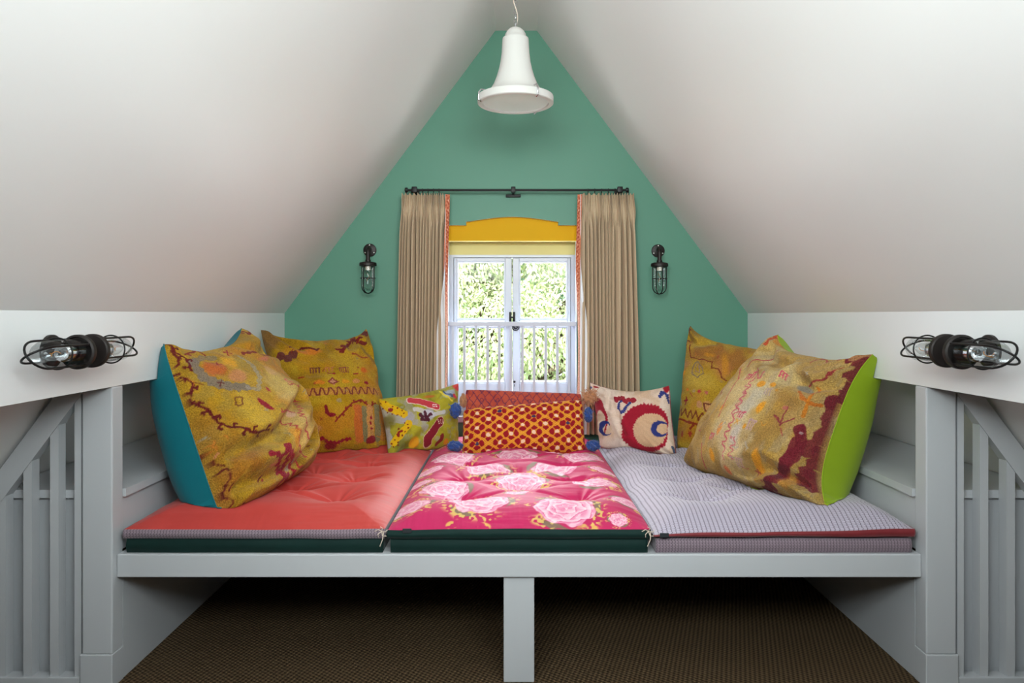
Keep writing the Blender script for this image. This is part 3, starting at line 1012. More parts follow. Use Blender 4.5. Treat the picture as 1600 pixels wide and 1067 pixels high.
class Paint:
    """draws the woven pattern on a cushion; positions are read off a crop of the photo"""

    def __init__(self, cu, crop, scale, base, seed=0, sc=1.0):
        self.sc = sc
        self.c = cu; self.crop = crop; self.k = scale
        self.s, self.t = cu.s, cu.t
        self.col = np.zeros(cu.front.shape) + np.array(base, float)
        self.seed = seed
        self.i = 0
        # hand-knotted edges are never quite straight
        self.js = self.s + .006 * (vnoise(self.s * 60, self.t * 60, seed + 1) - .5) + .003 * (vnoise(self.s * 190, self.t * 190, seed + 2) - .5)
        self.jt = self.t + .006 * (vnoise(self.s * 60, self.t * 60, seed + 3) - .5) + .003 * (vnoise(self.s * 190, self.t * 190, seed + 4) - .5)

    def at(self, pts):
        pts = np.asarray(pts, float)
        return self.c.locate(np.stack([self.crop[0] + pts[:, 0] / self.k, self.crop[1] + pts[:, 1] / self.k], -1))

    def mottle(self, col, scale, lo, hi, amt, sy=1.0):
        self.i += 1
        f = fbm(self.s * scale + self.i * 7, self.t * scale * sy, self.seed + self.i, 4)
        self.col = mix(self.col, smooth(lo, hi, f) * amt, col)

    def region(self, center, rx, ry, col, amt=.8, soft=.6):
        """soft wash of colour"""
        rx, ry = rx * self.sc, ry * self.sc
        (s0, t0), = self.at([center])
        r = np.hypot((self.s - s0) / rx, (self.t - t0) / ry)
        n = fbm(self.s * 22, self.t * 22, self.seed + 31, 3)
        self.col = mix(self.col, smooth(1 + soft * .5, 1 - soft, r + (n - .5) * .9) * amt, col)

    def blob(self, center, rx, ry, col, rot=0, amt=.92, jag=0, n=9):
        rx, ry = rx * self.sc, ry * self.sc
        (s0, t0), = self.at([center])
        ds, dt = self.js - s0, self.jt - t0
        c_, s_ = math.cos(rot), math.sin(rot)
        a, b = (ds * c_ + dt * s_) / rx, (-ds * s_ + dt * c_) / ry
        r = np.hypot(a, b)
        if jag: r = r + jag * np.abs(np.sin(np.arctan2(b, a) * n))
        self.col = mix(self.col, smooth(1.08, .9, r) * amt, col)

    def line(self, pts, w, col, amt=.92, zig=0, per=.02, close=False, raw=False):
        w = w * self.sc
        q = np.asarray(pts, float) if raw else self.at(pts)
        if close: q = np.concatenate([q, q[:1]])
        d, run = poly_dist(self.js, self.jt, q)
        ww = w
        if zig:
            ww = w * (1 + zig * (np.abs(((run / per) % 1) - .5) * 4 - 1))
        self.col = mix(self.col, smooth(ww + .0012, ww - .0012, d) * amt, col)
        return q

    def sprinkle(self, n, palette, size, seed):
        """little scattered knots and dashes"""
        R = np.random.default_rng(seed)
        for i in range(n):
            s0, t0 = R.uniform(.05, .95) * self.c.w, R.uniform(.05, .95) * self.c.h
            col = palette[R.integers(len(palette))]; k_ = size * R.uniform(.5, 1.2); a = R.choice([0, PI / 2, .8, -.8])
            kind = R.integers(4)
            d = np.array([math.cos(a), math.sin(a)]) * k_
            p = np.array([s0, t0])
            if kind == 0: self.line([p - d, p + d], k_ * .22, col, .7, raw=True)
            elif kind == 1:
                e = np.array([-d[1], d[0]])
                self.line([p - d, p + d], k_ * .2, col, .7, raw=True); self.line([p - e, p + e], k_ * .2, col, .7, raw=True)
            elif kind == 2: self.line([p - d, p + d * .3 + d[::-1] * .6, p + d], k_ * .16, col, .7, raw=True)
            else:
                r = np.hypot(self.js - s0, (self.jt - t0) * 1.3) / (k_ * .6)
                self.col = mix(self.col, smooth(1.1, .7, r) * .65, col)

    def hooks(self, pts, w, col, step=.03, size=.014):
        """line with little barbs on alternate sides"""
        q = self.line(pts, w, col); size = size * self.sc
        seg = np.diff(q, axis=0); L = np.hypot(*seg.T); tot = L.sum(); cum = np.concatenate([[0], np.cumsum(L)])
        for i, d in enumerate(np.arange(step * .5, tot, step)):
            j = min(np.searchsorted(cum, d) - 1, len(seg) - 1); j = max(j, 0)
            f = (d - cum[j]) / (L[j] + 1e-9); p = q[j] + seg[j] * f
            n = np.array([-seg[j][1], seg[j][0]]) / (L[j] + 1e-9) * (1 if i % 2 else -1)
            t_ = seg[j] / (L[j] + 1e-9)
            self.line([p, p + n * size, p + n * size + t_ * size * .5], w * .9, col, raw=True)

    def wave(self, pts, amp, per, w, col, square=False, fill=None):
        amp = amp * self.sc; per = per * self.sc
        q = self.at(pts)
        seg = np.diff(q, axis=0); L = np.hypot(*seg.T); tot = L.sum(); cum = np.concatenate([[0], np.cumsum(L)])
        out = []
        ds = per / 4
        for i, d in enumerate(np.arange(0, tot, ds)):
            j = max(0, min(np.searchsorted(cum, d) - 1, len(seg) - 1))
            p = q[j] + seg[j] * ((d - cum[j]) / (L[j] + 1e-9))
            n = np.array([-seg[j][1], seg[j][0]]) / (L[j] + 1e-9)
            if square: k_ = (1, 1, -1, -1)[i % 4]
            else: k_ = (0, 1, 0, -1)[i % 4]
            out.append(p + n * amp * k_)
        if fill is not None: self.line(q, amp * 1.1 / self.sc, fill, .55, raw=True)
        self.line(out, w, col, raw=True)

    def comb(self, center, wd, ht, n, col, amt=.85):
        """short upright strokes, like a woven letter"""
        wd, ht = wd * self.sc, ht * self.sc
        (s0, t0), = self.at([center])
        ds, dt = self.js - s0, self.jt - t0
        m = (np.abs(ds) < wd / 2) & (np.abs(dt) < ht / 2)
        f = ((np.floor((ds / wd + .5) * n * 2) % 2) == 0) | (np.abs(dt + ht * .42) < ht * .1)
        self.col = mix(self.col, (m & f) * amt, col)


def make_cushion(cu, name, label, group, front_mat, back_mat, colors, foot, piping=None):
    r = thing(name, foot, label, 'cushion', group)
    grid_mesh('front_panel', cu.front, front_mat, r, colors, flip=True)
    grid_mesh('back_panel', cu.back, back_mat, r)
    if piping is not None:
        n = cu.front.shape[0]
        ring = np.concatenate([cu.front[:, 0], cu.front[-1, 1:], cu.front[-2::-1, -1], cu.front[0, -2:0:-1]])
        MB().tube(ring[::2], .0022, 6, closed=True).build('piping', piping, r, 60)
    return r


def keep_inside(P):
    """soft cushions lie against the beams, the gable and the shelf without passing through"""
    P = P.copy()
    lim = np.where(P[..., 2] > BZ0 - .004, W - .003, W + .09)
    over = np.abs(P[..., 0]) - (lim - .012)
    soft = np.where(over > 0, lim - .012 + .012 * (1 - np.exp(-np.clip(over, 0, 1) / .012)), np.abs(P[..., 0]))
    P[..., 0] = np.sign(P[..., 0]) * soft
    P[..., 1] = np.minimum(P[..., 1], D_GABLE - .004)
    sh = (np.abs(P[..., 0]) > 1.172) & (P[..., 2] < SH + .003) & (P[..., 2] > .5)
    P[..., 2] = np.where(sh, SH + .003, P[..., 2])
    low = (np.abs(P[..., 0]) > 1.172) & (P[..., 2] <= .5)
    P[..., 0] = np.where(low, np.sign(P[..., 0]) * 1.172, P[..., 0])
    return P


MAR = (92, 28, 30); CRI = (134, 22, 42); ORA = (200, 118, 36); GRY = (124, 114, 108); PNK = (196, 92, 96)
G1 = 'big floor cushions along the sides of the daybed'

# --- big left cushion, teal back
cu = Cushion([px(254, 536, 2.42), px(377, 511, 3.0), px(474, 732, 2.90), px(345, 811, 2.26)], .185, .205, (.24, .0, .0, .0), 3.2, .4, 300, .36, .45, seed=1, wr=.007, pb=.26, sag_b=.1,
             creases=[([(.04, .72), (.25, .74), (.5, .66), (.72, .60)], .034, .042, .022), ([(.0, .88), (.2, .91), (.45, .93), (.7, .84)], .030, .032, .014),
                      ([(.6, .02), (.72, .14), (.95, .22)], .022, .05, .012), ([(.05, .06), (.2, .16)], .008, .04, .004)])
cu.apply(keep_inside).settle()
pt_ = Paint(cu, (230, 500), 3.335, (168, 128, 34), 11)
pt_.mottle((128, 96, 30), 9, .5, .68, .7); pt_.mottle((186, 118, 40), 7, .54, .72, .6); pt_.mottle((196, 162, 60), 12, .52, .7, .6)
pt_.mottle((140, 118, 64), 30, .5, .7, .4)
for c_, rx, ry, cl, am in (((800, 520), .10, .16, (206, 174, 112), .6), ((700, 330), .10, .08, (198, 172, 116), .5), ((330, 620), .1, .12, (140, 88, 32), .5), ((500, 760), .12, .06, (150, 84, 34), .55), ((600, 480), .08, .08, (190, 152, 50), .5)):
    pt_.region(c_, rx, ry, cl, am)
pt_.region((350, 250), .055, .04, (184, 92, 44), .85, .4); pt_.region((430, 222), .04, .03, (212, 152, 30), .9, .4); pt_.region((480, 290), .045, .03, (188, 122, 84), .8, .4)
pt_.line([(240, 225), (285, 290), (360, 330), (450, 345), (525, 348)], .017, (116, 104, 98), .85, zig=.25, per=.03)
pt_.line([(525, 348), (580, 365), (588, 300), (545, 230), (480, 190)], .009, (150, 138, 128), .7, zig=.3, per=.03)
pt_.line([(250, 215), (290, 195), (350, 200)], .010, (120, 106, 96), .7)
pt_.hooks([(100, 130), (150, 170), (200, 200), (230, 260)], .004, MAR, .03, .014)
pt_.hooks([(150, 290), (215, 305), (240, 340), (235, 430)], .004, MAR, .03, .012)
pt_.line([(130, 160), (170, 230), (140, 250)], .0035, MAR); pt_.line([(200, 180), (260, 160), (300, 185)], .004, (120, 36, 32))
pt_.hooks([(225, 440), (310, 465), (350, 510), (420, 552), (490, 560), (535, 582), (590, 580), (632, 574)], .0048, (88, 26, 28), .034, .017)
pt_.line([(460, 405), (480, 398), (500, 405), (498, 440), (480, 452), (464, 440)], .0028, (112, 66, 36), close=True)
pt_.blob((615, 440), .015, .040, CRI, -.35, jag=.25); pt_.blob((632, 360), .009, .016, (160, 50, 56), jag=.4)
pt_.line([(650, 690), (695, 718), (742, 664)], .010, CRI, zig=.4, per=.03)
pt_.line([(742, 664), (735, 720), (715, 800), (722, 850), (690, 935)], .014, CRI, zig=.5, per=.035)
pt_.line([(680, 750), (700, 800), (680, 860), (692, 930)], .009, CRI, zig=.5, per=.03)
pt_.region((735, 755), .022, .03, (150, 140, 130), .8, .3); pt_.line([(755, 690), (765, 800), (750, 860)], .008, (150, 30, 46), zig=.4, per=.03)
for d in ((585, 822), (425, 985), (505, 965), (650, 575)): pt_.blob(d, .010, .009, (104, 30, 30), jag=.3)
pt_.line([(375, 800), (410, 775), (435, 830), (400, 860), (430, 890)], .0032, MAR); pt_.line([(300, 700), (340, 745), (400, 760)], .005, (96, 34, 26))
pt_.wave([(700, 460), (740, 540), (790, 640), (795, 780)], .008, .03, .0032, (166, 52, 54))
pt_.wave([(735, 330), (770, 410), (805, 500), (832, 590), (838, 720)], .008, .03, .0030, (172, 64, 62))
pt_.region((785, 600), .02, .05, (210, 140, 40), .7, .5); pt_.region((745, 490), .022, .022, (210, 168, 148), .8, .4)
pt_.line([(700, 480), (735, 470), (768, 480)], .003, (170, 70, 70)); pt_.comb((735, 315), .03, .03, 4, (196, 90, 90)); pt_.comb((480, 62), .05, .014, 2, (130, 40, 34))
pt_.line([(470, 60), (520, 70), (545, 60)], .006, (120, 36, 30)); pt_.line([(500, 175), (560, 165), (640, 180)], .007, (120, 40, 34), zig=.4, per=.03)
pt_.region((610, 200), .05, .016, (196, 104, 92), .7, .4); pt_.region((640, 260), .03, .03, (192, 146, 116), .5, .5)
pt_.sprinkle(46, [MAR, CRI, (190, 110, 40), (150, 140, 120), (198, 120, 96)], .016, 1)
make_cushion(cu, 'floor_cushion', 'big mustard wool rug cushion with teal back, nearest on the left', G1, M['kilim'], M['teal'], pt_.col, (-.9, 2.6, .45), M['teal'])

# --- big right cushion, lime back
cu = Cushion([px(1216, 521, 2.88), px(1366, 552, 2.40), px(1296, 800, 2.27), px(1078, 732, 2.98)], .165, .245, (.24, .25, .02, .0), 3.5, .4, 300, .38, .3, seed=4, wr=.008, pb=.26, sag_b=.1,
             creases=[([(.18, .06), (.32, .16), (.55, .20)], .024, .05, .014), ([(1, .24), (.86, .34), (.72, .30)], .034, .05, .016), ([(.55, .97), (.78, .88), (1, .90)], .034, .034, .018),
                      ([(.9, .06), (.84, .18)], .012, .03, .008)])
cu.apply(keep_inside).settle()
pt_ = Paint(cu, (1070, 510), 3.558, (172, 138, 74), 21)
pt_.mottle((142, 108, 54), 8, .5, .68, .7); pt_.mottle((196, 172, 120), 9, .5, .7, .7); pt_.mottle((184, 140, 60), 14, .52, .7, .5); pt_.mottle((150, 134, 112), 40, .5, .7, .4, .4)
for c_, rx, ry, cl, am in (((260, 560), .10, .22, (208, 186, 146), .7), ((300, 330), .10, .10, (208, 182, 130), .6), ((620, 480), .10, .12, (146, 108, 56), .6), ((700, 230), .12, .06, (150, 120, 76), .6), ((350, 430), .05, .08, (176, 170, 160), .6), ((280, 590), .03, .06, (190, 180, 176), .7)):
    pt_.region(c_, rx, ry, cl, am)
DM = (106, 34, 42)
pt_.line([(985, 165), (1000, 235), (960, 320), (890, 375), (825, 430)], .024, DM, .85, zig=.2, per=.05)
pt_.line([(825, 430), (815, 540), (755, 625), (690, 680)], .024, DM, .85, zig=.25, per=.06)
pt_.region((960, 170), .03, .03, (176, 130, 84), .8, .4)
for tri in ([(640, 565), (650, 640), (600, 740), (540, 830)], [(620, 640), (560, 740), (500, 850), (450, 940)], [(600, 700), (560, 800), (490, 900)]):
    pt_.line(tri, .017, DM, .88)
pt_.line([(645, 560), (648, 620)], .010, DM); pt_.line([(430, 940), (450, 985), (520, 975)], .014, (120, 40, 50))
pt_.line([(750, 710), (690, 790), (660, 870)], .020, DM, .88, zig=.3, per=.04); pt_.line([(700, 830), (735, 860), (700, 905)], .020, DM, .85, zig=.2, per=.04)
pt_.region((570, 860), .03, .05, (180, 120, 50), .6, .4)
for c_, rx, ry in (((405, 760), .020, .055), ((415, 452), .016, .026), ((425, 318), .020, .014), ((490, 322), .016, .008), ((152, 722), .014, .03), ((330, 555), .008, .012), ((205, 450), .01, .02)):
    pt_.region(c_, rx, ry, (212, 142, 36), .95, .35)
pt_.region((240, 800), .014, .03, (204, 104, 60), .85, .4); pt_.region((195, 560), .012, .03, (214, 130, 56), .8, .4)
pt_.region((672, 355), .032, .024, (122, 118, 110), .85, .35); pt_.line([(635, 360), (655, 400), (690, 430), (760, 438)], .006, (176, 96, 36)); pt_.line([(735, 340), (700, 390), (680, 440), (655, 500)], .006, (186, 110, 36))
MG = (192, 66, 92)
for c_ in ((355, 280), (548, 272), (312, 492), (150, 610)): pt_.comb(c_, .034, .026, 3, MG)
pt_.wave([(440, 262), (380, 290), (330, 380), (285, 480), (245, 560), (215, 660), (212, 745)], .009, .036, .0032, (190, 84, 96), True)
pt_.wave([(280, 620), (255, 680), (260, 740)], .008, .03, .003, (190, 96, 100), True); pt_.wave([(350, 320), (300, 420), (262, 500)], .007, .03, .0026, (186, 100, 104), True)
pt_.comb((465, 362), .03, .03, 3, (170, 146, 140)); pt_.comb((370, 545), .034, .04, 3, (176, 140, 140)); pt_.comb((310, 760), .03, .05, 3, (190, 150, 140)); pt_.comb((385, 270), .025, .03, 2, MG)
pt_.line([(350, 220), (435, 190), (520, 132)], .0035, (168, 54, 60)); pt_.line([(445, 100), (510, 60), (525, 42)], .008, (182, 70, 40)); pt_.region((520, 95), .03, .02, (206, 128, 44), .8, .4); pt_.line([(560, 100), (555, 120)], .006, (176, 60, 44))
pt_.line([(310, 235), (300, 290), (240, 380), (190, 500)], .0028, (186, 82, 74)); pt_.line([(95, 650), (95, 720), (120, 790)], .003, (176, 78, 70))
pt_.line([(572, 448), (545, 500), (528, 552)], .003, (128, 52, 56)); pt_.line([(500, 490), (535, 540), (605, 512)], .003, (128, 52, 56))
pt_.line([(690, 330), (760, 300), (820, 250), (860, 235)], .004, (140, 50, 50)); pt_.hooks([(700, 200), (780, 180), (860, 185)], .003, (150, 60, 60), .03, .012); pt_.line([(905, 165), (915, 200)], .006, DM)
pt_.sprinkle(44, [(186, 96, 96), (206, 140, 50), (160, 150, 140), (150, 60, 60)], .015, 2)
make_cushion(cu, 'floor_cushion', 'big khaki wool rug cushion with maroon patches and lime green back', G1, M['kilim'], M['lime'], pt_.col, (.9, 2.6, .45), M['lime'])

# --- left cushion against the gable
cu = Cushion([px(405, 514, 3.34), px(573, 512, 3.68), px(606, 706, 3.42), px(455, 712, 3.16)], .13, .05, (.26, .03, .0, .05), 3.5, .45, 260, .36, .2, seed=7, wr=.009,
             creases=[([(.72, .16), (.82, .10), (.95, .28)], .016, .04, .010), ([(.12, .04), (.26, .16)], .014, .04, .008), ([(.25, .45), (.45, .42)], .010, .04, .006)])
cu.apply(keep_inside).settle()
pt_ = Paint(cu, (400, 500), 5.082, (166, 128, 24), 31, 1.5)
pt_.mottle((136, 100, 26), 9, .5, .7, .6); pt_.mottle((180, 120, 34), 8, .52, .7, .6); pt_.mottle((182, 150, 40), 14, .5, .7, .6)
pt_.region((90, 150), .06, .06, (124, 90, 48), .9, .5); pt_.region((520, 850), .12, .06, (176, 112, 30), .7); pt_.region((400, 255), .05, .014, (196, 112, 38), .9, .4); pt_.region((760, 320), .08, .03, (174, 140, 40), .6)
pt_.line([(200, 290), (250, 300), (310, 265)], .012, (92, 44, 44), zig=.3, per=.03); pt_.line([(265, 215), (360, 225), (480, 240), (500, 228)], .003, MAR)
pt_.blob((862, 105), .020, .026, (104, 30, 32), jag=.2); pt_.hooks([(840, 140), (760, 150), (735, 200), (690, 235), (640, 232)], .005, (112, 30, 32), .03, .010); pt_.blob((855, 185), .016, .008, (104, 34, 36))
pt_.line([(765, 262), (800, 275), (850, 300), (885, 296)], .0026, (140, 60, 40))
pt_.comb((470, 400), .034, .018, 4, (96, 50, 46)); pt_.comb((585, 395), .03, .014, 3, (170, 104, 70)); pt_.comb((700, 395), .034, .02, 5, (130, 60, 60)); pt_.blob((855, 398), .016, .013, (196, 92, 34), jag=.4)
pt_.line([(575, 422), (630, 424)], .0026, CRI); pt_.line([(778, 428), (808, 426)], .0026, CRI); pt_.line([(340, 462), (380, 452)], .003, (140, 50, 30))
pt_.blob((612, 485), .014, .014, (196, 140, 116), jag=.35, n=2); pt_.line([(575, 485), (600, 470), (612, 455), (626, 470), (655, 485), (626, 498), (612, 512), (600, 500)], .0020, (124, 52, 48), close=True)
pt_.blob((505, 492), .017, .006, ORA); pt_.blob((712, 488), .015, .007, (206, 138, 30)); pt_.blob((795, 485), .012, .008, (196, 128, 80)); pt_.blob((878, 497), .010, .008, CRI, jag=.3)
pt_.wave([(335, 585), (480, 570), (640, 560), (800, 560), (965, 575)], .0105, .026, .0022, (112, 46, 44), True, fill=(186, 118, 70))
pt_.hooks([(630, 800), (720, 712), (760, 662), (830, 632), (905, 685), (950, 662)], .0026, (128, 36, 34), .03, .006)
pt_.line([(556, 682), (562, 735), (590, 755)], .0055, (120, 26, 36)); pt_.blob((608, 752), .010, .007, (120, 26, 36)); pt_.blob((655, 635), .008, .007, (160, 136, 96))
for xx, w_, cl in ((815, .014, (186, 92, 46)), (862, .009, (112, 110, 88)), (910, .012, (196, 138, 84)), (962, .011, (122, 116, 92)), (1000, .010, (184, 112, 50))):
    pt_.line([(xx - 4, 700), (xx, 800), (xx + 6, 940)], w_, cl, .8)
for yy in (770, 815, 862): pt_.blob((914, yy), .005, .006, CRI, jag=.3)
pt_.line([(525, 940), (580, 968), (640, 975), (750, 942)], .0045, CRI, zig=.5, per=.02); pt_.blob((590, 1000), .024, .016, (122, 30, 36), jag=.3); pt_.blob((918, 952), .017, .012, (124, 26, 36), -.4)
pt_.line([(430, 865), (480, 870)], .003, MAR); pt_.region((480, 860), .02, .01, (190, 130, 100), .6)
pt_.sprinkle(26, [(130, 50, 40), (190, 110, 40), (150, 130, 90)], .010, 3)
make_cushion(cu, 'floor_cushion', 'mustard wool rug cushion with maroon ear leaning on the green gable, left of the window', G1, M['kilim'], M['ochre_back'], pt_.col, (-.85, 3.4, .45))

# --- right cushion against the gable
cu = Cushion([px(1078, 507, 3.62), px(1235, 542, 3.30), px(1262, 716, 3.08), px(1058, 705, 3.36)], .12, .05, (.24, .04, .02, .02), 3.5, .45, 260, .36, .15, seed=10, wr=.009,
             creases=[([(.0, .12), (.14, .14), (.3, .06)], .018, .035, .010), ([(.3, .7), (.6, .74)], .006, .05, .004)])
cu.apply(keep_inside).settle()
pt_ = Paint(cu, (1030, 500), 5.082, (172, 136, 40), 41, 1.5)
pt_.mottle((150, 112, 40), 9, .5, .7, .6); pt_.mottle((188, 154, 62), 8, .5, .7, .6); pt_.mottle((176, 118, 44), 13, .54, .72, .5)
for c_, rx, ry, cl, am in (((340, 245), .06, .03, (152, 102, 50), .85), ((520, 300), .10, .05, (150, 98, 48), .85), ((500, 400), .03, .04, (176, 112, 66), .7), ((170, 350), .05, .016, (190, 136, 84), .8), ((310, 480), .07, .03, (190, 160, 70), .6), ((260, 880), .08, .04, (166, 112, 32), .7), ((525, 350), .012, .05, (200, 138, 40), .7)):
    pt_.region(c_, rx, ry, cl, am)
pt_.region((160, 415), .026, .013, (210, 140, 30), .95, .3); pt_.region((400, 280), .02, .012, (196, 132, 34), .7, .4)
pt_.line([(250, 195), (250, 300), (330, 312), (420, 332), (415, 380), (470, 388), (485, 420), (500, 460), (535, 480)], .0020, (112, 46, 34))
pt_.line([(305, 330), (265, 390), (262, 430), (310, 452), (350, 425), (345, 380), (310, 332)], .0022, (130, 108, 88)); pt_.line([(305, 345), (290, 410), (320, 420), (318, 360)], .0020, (150, 120, 100))
for c_, cl in (((225, 552), (206, 118, 36)), ((320, 566), (176, 52, 60)), ((375, 578), (180, 90, 90)), ((110, 540), (130, 110, 70)), ((275, 560), (170, 140, 100))): pt_.blob(c_, .009, .008, cl, jag=.45, n=4)
for c_ in ((130, 640), (214, 645)):
    (s0, t0), = pt_.at([c_])
    pt_.line([(s0 + .003, t0 - .017), (s0 - .004, t0 + .018)], .0032, CRI, raw=True); pt_.line([(s0 - .010, t0 - .003), (s0 + .011, t0 - .003)], .0032, CRI, raw=True)
pt_.blob((172, 645), .007, .015, (160, 146, 110)); pt_.blob((318, 672), .010, .012, (184, 130, 96)); pt_.blob((383, 690), .013, .017, (190, 140, 90)); pt_.line([(355, 670), (410, 668), (408, 715), (370, 722)], .0022, (104, 50, 36), close=True)
pt_.wave([(118, 725), (220, 738), (320, 762), (440, 795)], .012, .022, .0024, (112, 48, 30))
pt_.line([(125, 790), (200, 798), (285, 822), (375, 872)], .0036, (128, 44, 28)); pt_.line([(245, 862), (285, 822)], .003, (128, 44, 28))
for c_ in ((182, 905), (290, 1000), (245, 905)): pt_.blob(c_, .008, .013, (150, 52, 40), jag=.4, n=3)
pt_.blob((232, 48), .014, .016, (112, 44, 34), jag=.3); pt_.hooks([(180, 240), (195, 195), (240, 165)], .003, (124, 50, 36), .02, .008)
pt_.sprinkle(26, [(150, 60, 50), (200, 120, 50), (160, 130, 90)], .010, 4)
make_cushion(cu, 'floor_cushion', 'golden wool rug cushion with zigzag row half hidden behind the lime-backed cushion', G1, M['kilim'], M['blue_cotton'], pt_.col, (1.0, 3.35, .45), None)

# --- small green-yellow cushion
G2 = 'small cushions in front of the window'
cu = Cushion([px(591, 623, 3.34), px(717, 598, 3.58), px(716, 698, 3.48), px(607, 713, 3.25)], .062, .05, (.12, .06, .04, .06), 2.5, .4, 260, .42, .1, seed=13, wr=.005,
             creases=[([(.2, .95), (.35, .8), (.45, .72)], .008, .05, .004)])
cu.settle()
pt_ = Paint(cu, (580, 590), 8.207, (150, 142, 40), 51, 1.85)
pt_.mottle((120, 112, 34), 20, .5, .7, .6); pt_.mottle((186, 172, 44), 16, .5, .7, .6); pt_.mottle((150, 146, 140), 26, .56, .68, .6)
LAV = (158, 152, 164); YEL = (212, 166, 18)
pt_.line([(470, 330), (540, 480), (560, 560)], .010, LAV, .5); pt_.line([(150, 420), (300, 520), (420, 530), (500, 500)], .012, LAV, .75); pt_.line([(170, 540), (200, 700), (230, 860)], .010, LAV, .8); pt_.line([(500, 560), (640, 580), (700, 640)], .008, LAV, .5)
pt_.region((210, 580), .022, .02, (96, 86, 24), .7, .5); pt_.region((400, 850), .03, .02, (92, 88, 24), .7, .5)
pt_.line([(115, 310), (220, 380), (330, 425), (425, 470)], .0095, YEL); pt_.line([(480, 590), (450, 640), (370, 730), (290, 835)], .0098, YEL)
for d in ((180, 318), (330, 390), (400, 420), (270, 372), (150, 400), (210, 445), (270, 470), (330, 482), (390, 492), (420, 455), (120, 330), (425, 585), (470, 605), (480, 650), (440, 690), (400, 740), (345, 655), (330, 720), (260, 850), (345, 870), (290, 890), (300, 800), (345, 830)):
    pt_.blob(d, .0022, .0020, (112, 36, 22))
pt_.blob((245, 408), .0075, .0045, (130, 32, 30), .4); pt_.blob((225, 390), .0022, .0018, (214, 150, 110)); pt_.line([(390, 680), (355, 700), (345, 745)], .0035, (126, 30, 28)); 
RED = (186, 48, 58)
pt_.line([(500, 285), (620, 305), (740, 345), (835, 375)], .0105, (224, 196, 186), .9); pt_.line([(505, 283), (620, 305), (740, 342), (835, 368)], .0086, RED)
pt_.region((715, 480), .022, .016, (172, 168, 182), .9, .3); pt_.line([(560, 400), (700, 440), (800, 470), (930, 440)], .006, (196, 190, 200), .8)
for a, b in (((630, 470), (660, 500)), ((690, 440), (700, 490)), ((650, 530), (740, 540)), ((770, 470), (740, 490)), ((700, 490), (735, 535))): pt_.line([a, b], .0042, (74, 28, 40))
pt_.line([(885, 560), (800, 680), (725, 790), (715, 860)], .0125, (214, 176, 150), .8); pt_.line([(885, 560), (800, 680), (725, 790), (715, 850)], .0108, (118, 18, 34))
for i in range(3):
    for j in range(3): pt_.blob((862 + i * 24 + j * 6, 535 + j * 24 + i * 2), .0016, .0014, (232, 200, 180))
for i in range(3):
    for j in range(2): pt_.blob((790 + i * 24, 350 + j * 26), .0022, .0016, (236, 220, 214))
pt_.region((550, 830), .016, .014, (204, 134, 24), .9, .4); pt_.region((960, 815), .010, .010, (206, 120, 26), .9, .4); pt_.line([(840, 850), (900, 790), (910, 740)], .005, (120, 30, 34)); pt_.region((750, 240), .02, .006, (196, 96, 40), .8, .4)
pt_.region((1000, 200), .022, .014, (160, 170, 196), .9, .3); pt_.line([(930, 180), (1000, 215), (1060, 240)], .003, (70, 80, 120)); pt_.blob((1072, 240), .005, .008, RED, -.5); pt_.region((1110, 110), .014, .012, (206, 60, 60), .95, .3); pt_.line([(880, 180), (960, 240), (1040, 290)], .003, (226, 200, 60))
make_cushion(cu, 'scatter_cushion', 'small olive and yellow embroidered cushion with crimson paisleys', G2, M['embroidery'], M['ochre_back'], pt_.col, (-.5, 3.4, .45))

# --- small cream cushion with red crescents
cu = Cushion([px(921, 597, 3.60), px(1046, 602, 3.36), px(1057, 712, 3.22), px(938, 700, 3.44)], .070, .05, (.26, .05, .05, .08), 2.2, .4, 260, .42, .1, seed=16, wr=.005,
             creases=[([(.34, .28), (.36, .55), (.42, .8)], .010, .035, .005), ([(.30, .1), (.27, .45)], .007, .03, .004), ([(.42, .2), (.4, .6)], .006, .025, .004)])
cu.settle()
pt_ = Paint(cu, (905, 590), 8.206, (214, 188, 168), 61, 1.8)
pt_.mottle((196, 160, 128), 18, .5, .7, .6); pt_.mottle((226, 208, 196), 12, .5, .7, .5)


def crescent(p, oc, orx, ory, ic, irx, iry, col, cut=None, jag=.05, fill=None):
    """ring between two shifted ellipses, measured through surface points"""
    o = p.at([oc, (oc[0] + orx, oc[1]), (oc[0] - orx, oc[1]), (oc[0], oc[1] + ory), (oc[0], oc[1] - ory)])
    i_ = p.at([ic, (ic[0] + irx, ic[1]), (ic[0] - irx, ic[1]), (ic[0], ic[1] + iry), (ic[0], ic[1] - iry)])
    def rr(q):
        ax = (q[1] - q[2]) / 2; ay = (q[3] - q[4]) / 2; c0 = (q[1] + q[2] + q[3] + q[4]) / 4
        Mx = np.linalg.inv(np.array([ax, ay]).T)
        ds, dt = p.js - c0[0], p.jt - c0[1]
        A = Mx[0, 0] * ds + Mx[0, 1] * dt; B = Mx[1, 0] * ds + Mx[1, 1] * dt
        th = np.arctan2(B, A)
        return np.hypot(A, B) + jag * (np.abs(((th * 7) % 1) - .5) * 2 - .5), A
    ro, Ao = rr(o); ri, Ai = rr(i_)
    if fill is not None: p.col = mix(p.col, smooth(1.04, .96, ri) * .8, fill)
    m = smooth(1.03, .97, ro) * smooth(.97, 1.03, ri)
    if cut is not None: m = m * (Ao < cut)
    p.col = mix(p.col, m * .95, col)


